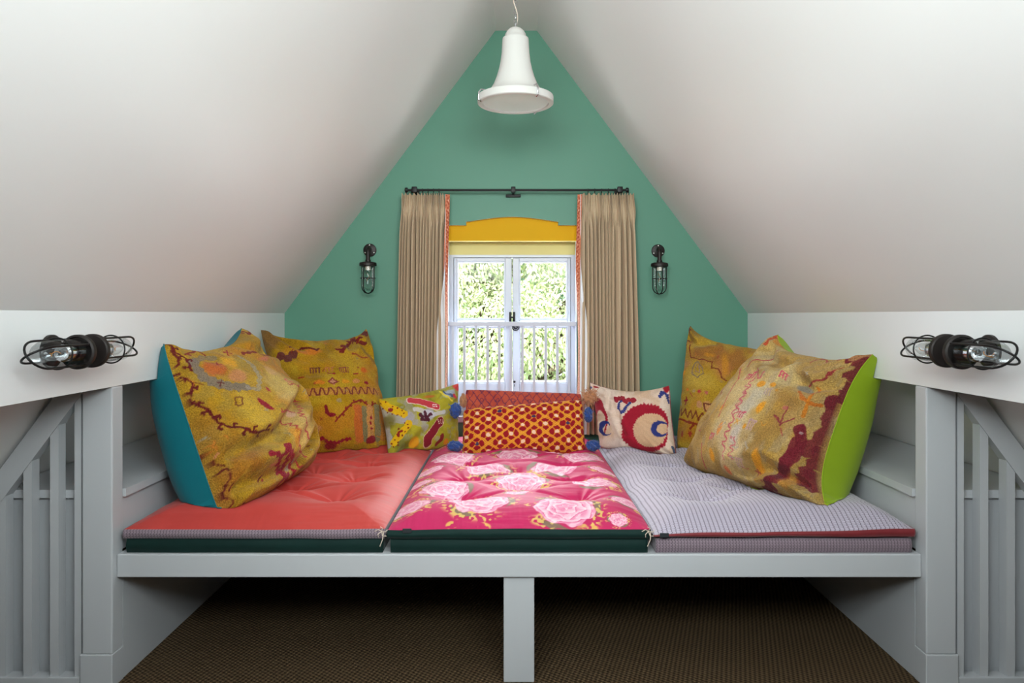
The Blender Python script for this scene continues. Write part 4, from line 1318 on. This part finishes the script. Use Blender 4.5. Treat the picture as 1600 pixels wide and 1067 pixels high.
RD = (150, 20, 40); BL = (40, 48, 112)
crescent(pt_, (855, 655), 305, 315, (915, 675), 222, 220, RD, .93, .06, (198, 158, 120))
crescent(pt_, (1035, 655), 115, 105, (1075, 655), 82, 66, BL, .85, .10)
crescent(pt_, (215, 520), 185, 250, (235, 600), 130, 185, RD, None, .06, (206, 178, 150))
crescent(pt_, (330, 650), 78, 100, (355, 660), 52, 66, BL, .8, .10)
pt_.line([(545, 290), (515, 330), (505, 400), (535, 450), (575, 430), (610, 360), (660, 320)], .0036, BL, zig=.3, per=.01)
pt_.line([(470, 280), (540, 255), (600, 300), (640, 280), (700, 290)], .0065, (140, 24, 40), zig=.3, per=.02)
pt_.line([(1030, 240), (1050, 195), (1100, 190), (1130, 240), (1150, 320)], .0040, BL, zig=.3, per=.012)
pt_.blob((152, 122), .004, .004, (50, 80, 150)); pt_.region((1125, 140), .010, .012, (150, 24, 36), .95, .3); pt_.region((215, 120), .008, .006, (150, 24, 36), .9, .3)
pt_.line([(1205, 900), (1225, 960)], .0045, (60, 70, 100)); pt_.line([(1100, 500), (1130, 530)], .003, RD, zig=.5, per=.01)
make_cushion(cu, 'scatter_cushion', 'small cream cushion with jagged red crescents and blue hooks', G2, M['embroidery'], M['burgundy'], pt_.col, (.5, 3.38, .45), M['burgundy'])


# --- two long cushions
def yarn_ball(name, c, r, mat, parent, seed, squash=(1, 1, 1), spike=False):
    n, m = 40, 28
    th = np.linspace(0, 2 * PI, n)[:, None]; ph = np.linspace(.02, PI - .02, m)[None, :]
    rad = r * (1 + .20 * np.sin(th * 5 + seed + 2.2 * np.sin(ph * 2.5)) * np.sin(ph) + .16 * (vnoise(np.cos(th) * 3 + 9 + seed + 0 * ph, np.cos(ph) * 4 + np.sin(th) * 3 + 20, 90 + seed) - .5) * 2)
    P = np.stack([rad * np.sin(ph) * np.cos(th) * squash[0], rad * np.sin(ph) * np.sin(th) * squash[1], rad * np.cos(ph) * squash[2] + 0 * th], -1)
    P[-1] = P[0]
    P += np.asarray(c, float)
    o = grid_mesh(name, P, mat, parent)
    mb = MB()
    R = np.random.default_rng(seed)
    for i in range(120 if spike else 46):
        d = R.normal(size=3); d /= np.linalg.norm(d)
        q = np.asarray(c) + d * np.asarray(squash) * r * .85
        t = R.normal(size=3) * .5
        L = r * (.55 if spike else .35)
        mb.tube([q, q + (d + t * .3) * L * .6, q + (d + t) * L], [.0016, .0014, .0009], 5)
    mb.build('yarn_ends', mat, o, 60)['kind'] = 'stuff'
    return o


# rear: terracotta with purple line pattern, tan pompoms
cu = Cushion([px(727, 608, 3.50), px(909, 615, 3.50), px(909, 692, 3.45), px(727, 692, 3.45)], .055, .06, (.03, .03, .03, .03), 4, .5, 220, .36, .05, seed=19, wr=.003)
cu.settle()
pt_ = Paint(cu, (700, 580), 6.667, (178, 76, 58), 71)
pt_.mottle((164, 62, 52), 16, .5, .7, .6); pt_.mottle((196, 92, 66), 12, .52, .7, .5)
PU = (84, 40, 76)
w_, h_ = cu.w, cu.h
for r0 in np.arange(.01, h_, .055):
    for kx in np.arange(0, w_, .075):
        for dx in (0, .037):
            pt_.line([(kx + dx, r0), (kx + dx + .0185, r0 + .026), (kx + dx + .037, r0)], .0016, PU, .85, raw=True)
            pt_.line([(kx + dx, r0 + .052), (kx + dx + .0185, r0 + .026), (kx + dx + .037, r0 + .052)], .0016, PU, .8, raw=True)
        pt_.line([(kx + .0185 + .008 * math.cos(a), r0 + .008 + .008 * math.sin(a)) for a in np.linspace(0, 2 * PI, 9)], .0015, PU, .8, raw=True)
lr = make_cushion(cu, 'bolster_cushion', 'terracotta long cushion with purple line pattern, right under the window', G2, M['embroidery'], M['terracotta'], pt_.col, (0, 3.5, .45))
yarn_ball('pompom', px(921, 621, 3.46), .030, M['tan_yarn'], lr, 3, spike=True)
yarn_ball('pompom', px(724, 626, 3.48), .022, M['tan_yarn'], lr, 5, (.7, 1, 1.4))

# front: orange-red lattice, blue tassels
cu = Cushion([px(724, 640, 3.39), px(909, 625, 3.40), px(915, 708, 3.31), px(722, 711, 3.30)], .066, .05, (.03, .03, .02, .03), 4, .6, 360, .36, .0, seed=22, wr=.003)
cu.settle()
pt_ = Paint(cu, (700, 580), 6.667, (212, 128, 44), 81)
s, t = pt_.js, pt_.jt
pt_.mottle((200, 108, 36), 14, .5, .7, .5)
PX, PZ = .0512, .0370        # half periods of the rosette lattice
o_s, o_t = .040, .034
i0 = np.round((s - o_s) / PX); j0 = np.round((t - o_t) / PZ)
maroon = np.zeros(s.shape); cream = np.zeros(s.shape); navy = np.zeros(s.shape)
for di in (-1, 0, 1):
    for dj in (-1, 0, 1):
        ii, jj = i0 + di, j0 + dj
        even = ((ii + jj) % 2) == 0
        cs, ct = o_s + ii * PX, o_t + jj * PZ
        for (ps, pt2, rs, rt) in ((-.0225, 0, .0118, .0145), (.0225, 0, .0118, .0145), (0, -.0195, .0145, .0098), (0, .0195, .0145, .0098)):
            r = np.hypot((s - cs - ps) / rs, (t - ct - pt2) / rt)
            maroon = np.maximum(maroon, smooth(1.06, .94, r) * even)
        r = np.hypot((s - cs) / .0092, (t - ct) / .0088)
        k_ = smooth(1.1, .9, r) * even
        nv = (np.floor(ii * 3 + jj * 5) % 7) == 0
        navy = np.maximum(navy, k_ * nv); cream = np.maximum(cream, k_ * (~nv))
pt_.col = mix(pt_.col, maroon, (146, 26, 34))
for sg in (1, -1):
    q = ((s - o_s) / PX + sg * (t - o_t) / PZ) / 2
    for off in (-.055, .055):
        d = np.abs(((q + off) % 1.0) - .5)
        pt_.col = mix(pt_.col, smooth(.026, .016, d) * .95, (226, 160, 48))
pt_.col = mix(pt_.col, cream, (232, 194, 164)); pt_.col = mix(pt_.col, navy, (66, 56, 84))
pt_.col = mix(pt_.col, smooth(cu.h - .026, cu.h - .020, t) * .9, (184, 52, 24))
pt_.col = mix(pt_.col, smooth(.018, .012, s) * .5, (220, 150, 90))
lf = make_cushion(cu, 'bolster_cushion', 'orange and red lattice embroidered long cushion with blue tassels, in front', G2, M['embroidery'], M['orange_back'], pt_.col, (0, 3.36, .45))
for i, (q, r, sq) in enumerate(((px(712, 641, 3.36), .027, (.85, .9, 1.2)), (px(711, 697, 3.27), .026, (1.15, 1, .8)), (px(919, 648, 3.38), .024, (.7, 1, 1.4)), (px(926, 696, 3.28), .026, (1.1, 1, .85)))):
    q = q.copy()
    zz = float(bed_z(np.array([q[0]]), np.array([q[1]]))[0])
    q[2] = max(q[2], zz + r * sq[2] * 1.12)
    yarn_ball('tassel', q, r, M['blue_yarn'], lf, 20 + i, sq)

# ================================================================== CURTAINS AND ROD
ZR = px(0, 297, 3.68)[2]
rod = thing('curtain_rod', (0, 3.68, ZR), 'slim black iron curtain rod across the green gable', 'curtain rod')
x_a, x_b = px(637, 0, 3.68)[0], px(978, 0, 3.68)[0]
MB().tube([(x_a, 3.68, ZR), (x_b, 3.68, ZR)], .0062, 12).build('rod', M['iron'], rod, 40)
for s, xx in ((-1, x_a), (1, x_b)):
    MB().lathe([(.0, 0), (.012, 0), (.013, .006), (.012, .012), (.006, .015), (0, .015)], (xx, 3.68, ZR), (s, 0, 0), 16).build('finial', M['iron'], rod, 40)
for xx, wd in ((x_a + .034, .013), (px(802, 0, 3.68)[0], .011), (x_b - .03, .013)):
    mb = MB().box((xx - wd, 3.667, ZR - .012), (xx + wd, 3.693, ZR + .016), .002).box((xx - .006, 3.69, ZR - .010), (xx + .006, 3.763, ZR + .004), .001)
    if abs(xx) < .1: mb.box((xx - .038, 3.745, ZR - .024), (xx + .038, 3.764, ZR - .010), .002)
    else: mb.box((xx - .015, 3.757, ZR - .04), (xx + .015, 3.764, ZR + .02), .002)
    mb.build('bracket', M['iron'], rod, 40)

ZT, ZB = px(0, 303, 3.68)[2], .494


def curtain(name, label, x_out, x_in, xb_out, xb_in, lead, seed):
    """lead = +1: leading edge on the right (left curtain)"""
    c0 = thing(name, ((x_out + x_in) / 2, 3.68, ZB), label, 'curtain', 'curtains at the gable window')
    ns, nz = 420, 120
    s = np.linspace(0, 1, ns)[:, None]; tz = np.linspace(0, 1, nz)[None, :]
    z = ZT + (ZB - ZT) * tz + 0 * s
    R = np.random.default_rng(seed)
    drop = (ZT - z)
    nf = 5.0                                       # pleat groups
    g = s * nf + .35 * np.sin(s * 5 + seed)
    fr = g - np.floor(g)
    # header: three narrow folds in every group, gathered 9 cm below the top
    trip = np.cos(fr * 2 * PI * 3)
    pin = np.exp(-((drop - .09) / .045) ** 2)
    head = smooth(.22, .05, drop)
    env = np.exp(-((fr - .5) / .30) ** 2)
    y = -.016 * trip * (.35 + .65 * env) * (head * (1 - .55 * pin)) - .020 * env * pin
    # lower folds, each with its own phase
    n2 = 13
    ph = s * n2 + .55 * vnoise(s * 5 + seed, tz * 0 + 1, 5) * 2 + .25 * np.sin(tz * 2.2 + s * 7)
    f = ph - np.floor(ph)
    deep = .6 + .8 * vnoise(np.floor(ph) * 1.37 + seed, 0 * tz, 6)
    fold = (.55 - 1.5 * np.abs(np.sin(f * PI)) ** .75) * deep
    y = y + .032 * fold * (1 - head) * (.8 + .35 * tz)
    gather = .30 * env * np.sign(.5 - fr) * np.abs(.5 - fr) * 2 * pin
    ss = s + gather / nf
    ss = ss + .010 * np.cos(f * 2 * PI) * (1 - head) * 1.2
    xo = x_out + (xb_out - x_out) * tz ** .8; xi = x_in + (xb_in - x_in) * smooth(0, 1, tz * 1.0)
    x = xo + (xi - xo) * ss
    P = np.stack([x, 3.685 + y, z], -1)
    P[..., 2] += .004 * trip * (tz < .01)
    col = np.zeros(P.shape) + np.array([186, 165, 136.])
    st = (s * 34) % 1 + 0 * tz
    col = mix(col, smooth(.10, .04, np.abs(st - .5)) * .35, (122, 84, 62))
    st2 = (s * 34 + .3) % 1 + 0 * tz
    col = mix(col, smooth(.09, .05, np.abs(st2 - .5)) * .35, (206, 186, 156))
    grid_mesh('fabric', P, M['curtain'], c0, col)
    # braid down the leading edge, white lining turned to the window behind it
    tzz = np.linspace(0, 1, 200)[None, :]
    zz = ZT + (ZB - ZT) * tzz
    xe = x_in + (xb_in - x_in) * smooth(0, 1, tzz)
    w = np.linspace(-.4, 1, 7)[:, None]
    wid = .016 - .007 * smooth(.25, .6, tzz)
    bx = xe + lead * (w * wid + .008 + .004 * np.sin(tzz * 9 + seed)) + 0 * zz
    by = 3.690 + .004 * np.sin(w * 3) + .004 * np.sin(tzz * 14)
    pc = np.zeros(bx.shape + (3,)) + np.array([204, 128, 96.])
    zig = np.abs(((zz / .016) % 1) - .5) * 2
    pc = mix(pc, smooth(.25, .15, np.abs(w - zig * 1.0)), (160, 66, 48)); pc = mix(pc, smooth(.16, .08, np.abs((w - .5) * 2) + np.abs((((zz + .008) / .016) % 1) - .5)), (240, 214, 190))
    pc = mix(pc, smooth(.3, .55, tzz + 0 * w) * .55, (240, 226, 216))
    grid_mesh('braid', np.stack([bx, by + 0 * zz, zz + 0 * w], -1), M['braid'], c0, pc)['label'] = 'orange patterned braid'
    w2 = np.linspace(0, 1, 24)[:, None]
    wl = .002 + .042 * smooth(.25, .65, tzz)
    lx_ = xe + lead * (.006 - w2 * wl)
    ly = 3.668 - .004 * np.sin(w2 * PI * 3 + tzz * 2) * smooth(.15, .4, tzz) + .022 * smooth(.45, .2, tzz) + .012 * w2 * 0
    grid_mesh('lining', np.stack([lx_, ly + 0 * w2, zz + 0 * w2], -1), M['lining'], c0)['label'] = 'white lining turned forward at the edge'
    # rings on the rod
    base = None
    for i in range(7):
        xx = x_out + (x_in - x_out) * (.10 + .13 * i)
        if base is None:
            mb = MB().tube([(xx, 3.68 + .012 * math.cos(a), ZR - .004 + .012 * math.sin(a)) for a in np.linspace(0, 2 * PI, 21)[:-1]], .0014, 6, closed=True)
            mb.tube([(xx, 3.68, ZR - .016), (xx, 3.682, ZR - .026)], .0012, 5)
            base = mb.build('curtain_ring', M['iron'], c0, 60); bx0 = xx
        else:
            cc = base.copy(); COL.objects.link(cc); cc.parent = c0; cc.location = (xx - bx0, 0, 0)
    return c0


L_ = lambda x: px(x, 0, 3.68)[0]
curtain('curtain', 'beige striped curtain with orange braid, left of the window', L_(628), L_(694), L_(620), L_(693), 1, 2)
curtain('curtain', 'beige striped curtain with orange braid, right of the window', L_(990), L_(909), L_(999), L_(907), -1, 5)

# ================================================================== LAMPS


def cage_bars(mb, c, axis, r, l0, l1, n=2, tr=.0026, ring=None, rot=0.0, ek=.95):
    """wire guard: n U-shaped hoops over the end of a glass, and a hoop round it"""
    ax = Vector(axis).normalized(); q = ax.to_track_quat('Z', 'Y').to_matrix()
    C0 = Vector(c)
    for k_ in range(n):
        a = rot + PI * k_ / n
        d = Vector((math.cos(a), math.sin(a), 0))
        pts = [d * r + Vector((0, 0, l0)), d * r + Vector((0, 0, (l0 + l1 - r) / 2)), d * r + Vector((0, 0, l1 - r * ek))]
        for t in np.linspace(0, PI, 15)[1:-1]:
            pts.append(d * (r * math.cos(t)) + Vector((0, 0, l1 - r * ek + r * ek * math.sin(t))))
        pts += [-d * r + Vector((0, 0, l1 - r * ek)), -d * r + Vector((0, 0, (l0 + l1 - r) / 2)), -d * r + Vector((0, 0, l0))]
        mb.tube([tuple(q @ p + C0) for p in pts], tr, 8)
    if ring is not None:
        mb.tube([tuple(q @ Vector((r * math.cos(t), r * math.sin(t), ring)) + C0) for t in np.linspace(0, 2 * PI, 41)[:-1]], tr * .75, 8, closed=True)


def bulb_parts(par, c, axis, r, l, y0=0.0):
    MB().lathe([(0, y0), (r * .55, y0), (r * .62, y0 + l * .1), (r, y0 + l * .38), (r * .95, y0 + l * .55), (r * .55, y0 + l * .8), (r * .2, y0 + l * .95), (0, y0 + l)], c, axis, 20).build('bulb', M['lamp_glass'], par, 60)
    ax = Vector(axis).normalized(); q = ax.to_track_quat('Z', 'Y').to_matrix()
    pts = [tuple(q @ Vector((r * .3 * math.cos(t * 7), r * .3 * math.sin(t * 7), y0 + l * (.15 + .5 * t))) + Vector(c)) for t in np.linspace(0, 1, 24)]
    MB().tube(pts, .0008, 5).build('filament', M['filament'], par)


# wall lamps beside the curtains
for (pxx, pyy), (gxx, gyy), lab in (((578, 391), (575, 412), 'left of the curtains'), ((1028, 392), (1030.5, 413), 'right of the curtains')):
    c = px(pxx, pyy, D_GABLE)
    g0 = px(gxx, gyy, 3.672)
    r = thing('wall_lamp', (c[0], D_GABLE, c[2]), 'dark bronze caged glass wall lamp on the green gable, ' + lab, 'lamp', 'caged wall lamps on the gable')
    MB().lathe([(0, .010), (.027, .010), (.033, .007), (.034, 0), (0, 0)], (c[0], D_GABLE - .0005, c[2]), (0, -1, 0), 32).build('back_plate', M['bronze'], r, 40)
    for a in (PI / 2, PI / 2 + 2.094, PI / 2 - 2.094):
        MB().lathe([(0, .003), (.003, .002), (.0036, 0), (0, 0)], (c[0] + .026 * math.cos(a), D_GABLE - .0105, c[2] + .026 * math.sin(a)), (0, -1, 0), 10).build('screw', M['screw'], r, 40)
    path = [(c[0], D_GABLE - .01, c[2] + .004), (c[0] + (g0[0] - c[0]) * .5, 3.71, c[2] + .004)]
    for t in np.linspace(0, PI / 2, 8):
        path.append((g0[0], 3.672 + .026 * (1 - math.sin(t)), c[2] + .004 - .026 * (1 - math.cos(t))))
    path.append((g0[0], 3.672, g0[2] + .008))
    MB().tube(path, .0105, 14).lathe([(0, .012), (.014, .012), (.014, -.002), (0, -.002)], (g0[0], 3.672, g0[2] + .008), (0, 0, 1), 20).build('arm', M['bronze'], r, 50)
    MB().lathe([(0, .010), (.028, .009), (.041, .005), (.043, .0), (.043, -.010), (.036, -.013), (.0, -.013)], (g0[0], 3.672, g0[2]), (0, 0, 1), 36).build('cap', M['bronze'], r, 35)
    prof = [(.031, -.013), (.031, -.105)] + [(.031 * math.cos(t), -.105 - .031 * math.sin(t)) for t in np.linspace(.15, PI / 2, 8)]
    MB().lathe(prof, (g0[0], 3.672, g0[2]), (0, 0, 1), 28).build('glass_shade', M['lamp_glass'], r, 60)
    MB().lathe([(0, -.013), (.013, -.013), (.013, -.032), (0, -.032)], (g0[0], 3.672, g0[2]), (0, 0, 1), 20).build('lamp_holder', M['ivory'], r, 40)
    bulb_parts(r, (g0[0], 3.672, g0[2]), (0, 0, -1), .016, .085, .032)
    mb = MB()
    cage_bars(mb, (g0[0], 3.672, g0[2]), (0, 0, -1), .0375, .010, .148, 2, .0026, .072, .45 if gxx < 800 else PI / 2 - .25)
    mb.build('cage', M['iron'], r, 60)

# twin lamps on the beams
for s, lab in ((-1, 'left'), (1, 'right')):
    X0 = s * 1.094 + (0 if s < 0 else -.004); Yc, Zc = 1.852, .996
    r = thing('twin_beam_lamp', (s * W, Yc, Zc), 'bronze double-ended caged glass lamp on the %s white beam' % lab, 'lamp', 'twin caged lamps on the beams')
    MB().lathe([(0, 0), (.042, 0), (.042, .008), (.034, .014), (0, .014)], (s * (W - .0005), Yc, Zc), (-s, 0, 0), 32).tube([(s * (W - .01), Yc, Zc), (X0, Yc, Zc)], .011, 16).build('wall_mount', M['bronze'], r, 40)
    MB().lathe([(0, -.026), (.010, -.026), (.014, -.014), (.014, .014), (.010, .026), (0, .026)], (X0, Yc, Zc), (0, 1, 0), 24).build('centre_joint', M['bronze'], r, 40)
    for d in (-1, 1):
        o = (X0, Yc + d * .022, Zc)
        fl = MB().lathe([(0, 0), (.040, 0), (.043, .003), (.043, .015), (.038, .017), (.036, .008), (0, .008)], o, (0, d, 0), 40).build('flange', M['bronze'], r, 35)
        prof = [(.0325, .008), (.0325, .135)] + [(.0325 * math.cos(t), .135 + .036 * math.sin(t)) for t in np.linspace(.15, PI / 2, 8)]
        MB().lathe(prof, o, (0, d, 0), 32).build('glass_shade', M['lamp_glass'], r, 60)
        MB().lathe([(0, .008), (.021, .008), (.021, .072), (.017, .076), (0, .076)], o, (0, d, 0), 28).build('lamp_holder', M['chrome'], r, 40)
        bulb_parts(r, o, (0, d, 0), .017, .080, .076)
        mb = MB()
        cage_bars(mb, o, (0, d, 0), .037, .010, .204, 2, .0027, .095, .55 if s < 0 else .95, 1.5)
        mb.build('cage', M['iron'], r, 60)

# pendant
PD = 2.9
pc = px(805.5, 158, PD); S_ = PD / F
pen = thing('pendant_lamp', (pc[0], PD, Z_RIDGE), 'white enamel bell pendant lamp hanging on a chain from the ridge', 'lamp')
zb = pc[2]
def zz_(y): return CZ - (y - 493) * S_
prof = []
for (hw, y) in ((.8, 44.5), (5, 45), (9, 46.5), (13, 50), (16, 55), (17.6, 60.5), (20.2, 62), (20.6, 64), (21, 72), (21.8, 85), (23.4, 98), (26, 110), (29.6, 122), (34, 133), (39, 141.5), (46, 148.5), (52, 151.5), (57.5, 153)):
    prof.append((hw * S_, zz_(y) - zb + .004))
shade_p = prof + [(57.5 * S_, prof[-1][1] - .004)] + [(max(r_ - .004, .0005), h_ - .005) for r_, h_ in reversed(prof)]
MB().lathe(shade_p, (pc[0], PD, zb), (0, 0, 1), 64).build('shade', M['enamel'], pen, 50)
MB().lathe([(57.0 * S_, .018), (59 * S_, .017), (59.3 * S_, .012), (59.3 * S_, -.009), (58 * S_, -.012), (52 * S_, -.012), (51 * S_, -.009), (51 * S_, .004), (57.0 * S_, .010), (57.0 * S_, .018)], (pc[0], PD, zb), (0, 0, 1), 64).build('rim_ring', M['enamel'], pen, 40)
MB().lathe([(0, -.009), (51 * S_, -.007), (51 * S_, -.002), (0, -.003)], (pc[0], PD, zb), (0, 0, 1), 64).build('glass_disc', M['frosted'], pen, 50)
for a in (1.0, -2.75, -1.0):
    dx, dy = math.cos(a), math.sin(a)
    R_ = 59.4 * S_
    pts = [(pc[0] + dx * (R_ - .02), PD + dy * (R_ - .02), zb + .030), (pc[0] + dx * (R_ - .006), PD + dy * (R_ - .006), zb + .030), (pc[0] + dx * (R_ + .004), PD + dy * (R_ + .004), zb + .018), (pc[0] + dx * (R_ + .004), PD + dy * (R_ + .004), zb - .012), (pc[0] + dx * (R_ - .006), PD + dy * (R_ - .006), zb - .017)]
    MB().tube(pts, .0032, 8).build('clip', M['chrome'], pen, 50)
z_top = zz_(44.5) + .002
MB().tube([(pc[0], PD, z_top - .004), (pc[0], PD, z_top + .016)], .004, 10).lathe([(0, 0), (.007, 0), (.006, .006), (0, .008)], (pc[0], PD, z_top - .001), (0, 0, 1), 16).build('hook_eye', M['chrome'], pen, 50)
z0 = z_top + .016; base = None; i = 0
while z0 + i * .0195 < Z_RIDGE - .02:
    zc = z0 + i * .0195 + .008
    if base is None or i == 1:
        mb = MB()
        pts = []
        for t in np.linspace(0, 2 * PI, 17)[:-1]:
            u, v = .0055 * math.cos(t), .0125 * math.sin(t)
            pts.append((pc[0] + (u if i == 0 else 0), PD + (0 if i == 0 else u), zc + v))
        ob = mb.tube(pts, .0017, 6, closed=True).build('chain_link', M['chrome'], pen, 60)
        if base is None: base = [ob, None]; zl = [zc, 0]
        else: base[1] = ob; zl[1] = zc
    else:
        cc = base[i % 2].copy(); COL.objects.link(cc); cc.parent = pen; cc.location = (0, 0, zc - zl[i % 2])
    i += 1
cord = [(pc[0] + .008 * math.sin(t * 14), PD + .008 * math.cos(t * 14) - .002, z_top + .006 + t * (Z_RIDGE - z_top - .012)) for t in np.linspace(0, 1, 60)]
MB().tube(cord, .0022, 6).build('flex', M['twine'], pen, 60)
MB().lathe([(0, 0), (.05, 0), (.048, -.012), (.02, -.022), (0, -.022)], (pc[0], PD, Z_RIDGE - .0005), (0, 0, 1), 32).build('ceiling_rose', M['enamel'], pen, 40)

# ================================================================== OUTSIDE THE WINDOW
struct(MB().box((-14, 4.2, -3.3), (14, 40, -3.2)).build('ground', M['lawn']))
struct(MB().box((-3, 4.9, .40), (3, 5.2, .63), .01).box((-3, 4.02, .30), (3, 4.9, .36)).build('parapet', M['stone']))


def leaves_mat(name):
    k = NT(name)
    at = k.n('ShaderNodeAttribute', attribute_name='pattern')
    k.l(at.outputs['Color'], k.b.inputs['Base Color'])
    k.b.inputs['Roughness'].default_value = .5
    out = k.t.nodes['Material Output']
    tl = k.n('ShaderNodeBsdfTranslucent'); k.l(at.outputs['Color'], tl.inputs[0])
    mx = k.n('ShaderNodeMixShader'); mx.inputs[0].default_value = .35
    k.l(k.b.outputs[0], mx.inputs[1]); k.l(tl.outputs[0], mx.inputs[2]); k.l(mx.outputs[0], out.inputs[0])
    return k.m


M['leaf'] = leaves_mat('foliage')


def tree(label, base, trunk_h, blobs, n_leaf, leaf_len, palette, seed, droop=.7):
    R = np.random.default_rng(seed)
    t = thing('leafy_tree', base, label, 'tree')
    mb = MB()
    bz = base[2]
    mb.tube([base, (base[0] + .1, base[1], bz + trunk_h * .5), (base[0], base[1] + .1, bz + trunk_h)], [.22, .17, .10], 10)
    for (bx, by, bz_, br) in blobs[::3]:
        mb.tube([(base[0], base[1], bz + trunk_h * .6), ((base[0] + bx) / 2, (base[1] + by) / 2, (bz + trunk_h * .6 + bz_) / 2 + .2), (bx, by, bz_)], [.08, .05, .02], 7)
    mb.build('trunk', M['bark'], t, 60)
    B = np.array(blobs)
    pr_ = B[:, 3] ** 2; pr_ /= pr_.sum()
    k_ = R.choice(len(B), n_leaf, p=pr_)
    d = R.normal(size=(n_leaf, 3)); d[:, 1] -= .55; d /= np.linalg.norm(d, axis=1)[:, None]
    c = B[k_, :3] + d * B[k_, 3:4] * (1 - .35 * R.random((n_leaf, 1)) ** 2)
    dirv = d * .55 + R.normal(size=(n_leaf, 3)) * .35; dirv[:, 2] -= droop
    dirv /= np.linalg.norm(dirv, axis=1)[:, None]
    side = np.cross(dirv, d + R.normal(size=(n_leaf, 3)) * .5); side /= np.linalg.norm(side, axis=1)[:, None] + 1e-9
    up = np.cross(side, dirv)
    L = leaf_len * (.7 + .6 * R.random((n_leaf, 1)))
    w = L * .24
    V = np.stack([c, c + dirv * L * .45 + side * w, c + dirv * L + up * L * -.06, c + dirv * L * .45 - side * w, c + dirv * L * .45 + up * L * .05], 1)
    F_ = np.array([[0, 1, 4], [1, 2, 4], [2, 3, 4], [3, 0, 4]])
    faces = (np.arange(n_leaf)[:, None, None] * 5 + F_[None]).reshape(-1, 3)
    me = bpy.data.meshes.new('foliage')
    me.vertices.add(n_leaf * 5)
    me.vertices.foreach_set('co', (V.reshape(-1, 3) - np.array(base)).astype(np.float32).ravel())
    me.loops.add(faces.size); me.loops.foreach_set('vertex_index', faces.astype(np.int32).ravel())
    me.polygons.add(len(faces)); me.polygons.foreach_set('loop_start', (np.arange(len(faces)) * 3).astype(np.int32)); me.polygons.foreach_set('loop_total', np.full(len(faces), 3, np.int32))
    me.update(calc_edges=True)
    pal = np.array(palette, float)
    ci = pal[R.integers(0, len(pal), n_leaf)] * (.9 + .2 * R.random((n_leaf, 1)))
    cols = np.ones((n_leaf * 5, 4), np.float32); cols[:, :3] = np.repeat(s2l(np.clip(ci, 0, 255)), 5, 0)
    me.color_attributes.new('pattern', 'FLOAT_COLOR', 'POINT').data.foreach_set('color', cols.ravel())
    me.materials.append(M['leaf'])
    o = bpy.data.objects.new('foliage', me); COL.objects.link(o); o.parent = t
    o['kind'] = 'stuff'
    return t


R = np.random.default_rng(3)
bl = [(R.uniform(-3.4, 3.0), R.uniform(9.6, 11.6), R.uniform(-1.8, 4.2), R.uniform(.38, .75)) for i in range(85)] + [(-.75, 10.6, 1.9, .7), (-.3, 10.9, 2.3, .7), (.9, 10.5, -.2, .6), (1.3, 10.6, .3, .7), (-.9, 10.9, .2, .6)]
tree('pale green tree with drooping cream-tipped leaves outside the window', (-.4, 11.2, -3.2), 5.5, bl, 110000, .07, [(206, 212, 172), (224, 224, 196), (190, 204, 154), (236, 234, 214), (170, 194, 144)], 4)
bl = [(R.uniform(-4.5, 5.5), R.uniform(13.5, 15.5), R.uniform(-2.4, 5), R.uniform(.6, 1.1)) for i in range(80)]
tree('darker blue-green tree standing behind the pale one', (1.6, 14.6, -3.2), 6.0, bl, 80000, .10, [(136, 172, 140), (150, 184, 150), (164, 194, 160), (140, 176, 160)], 5)
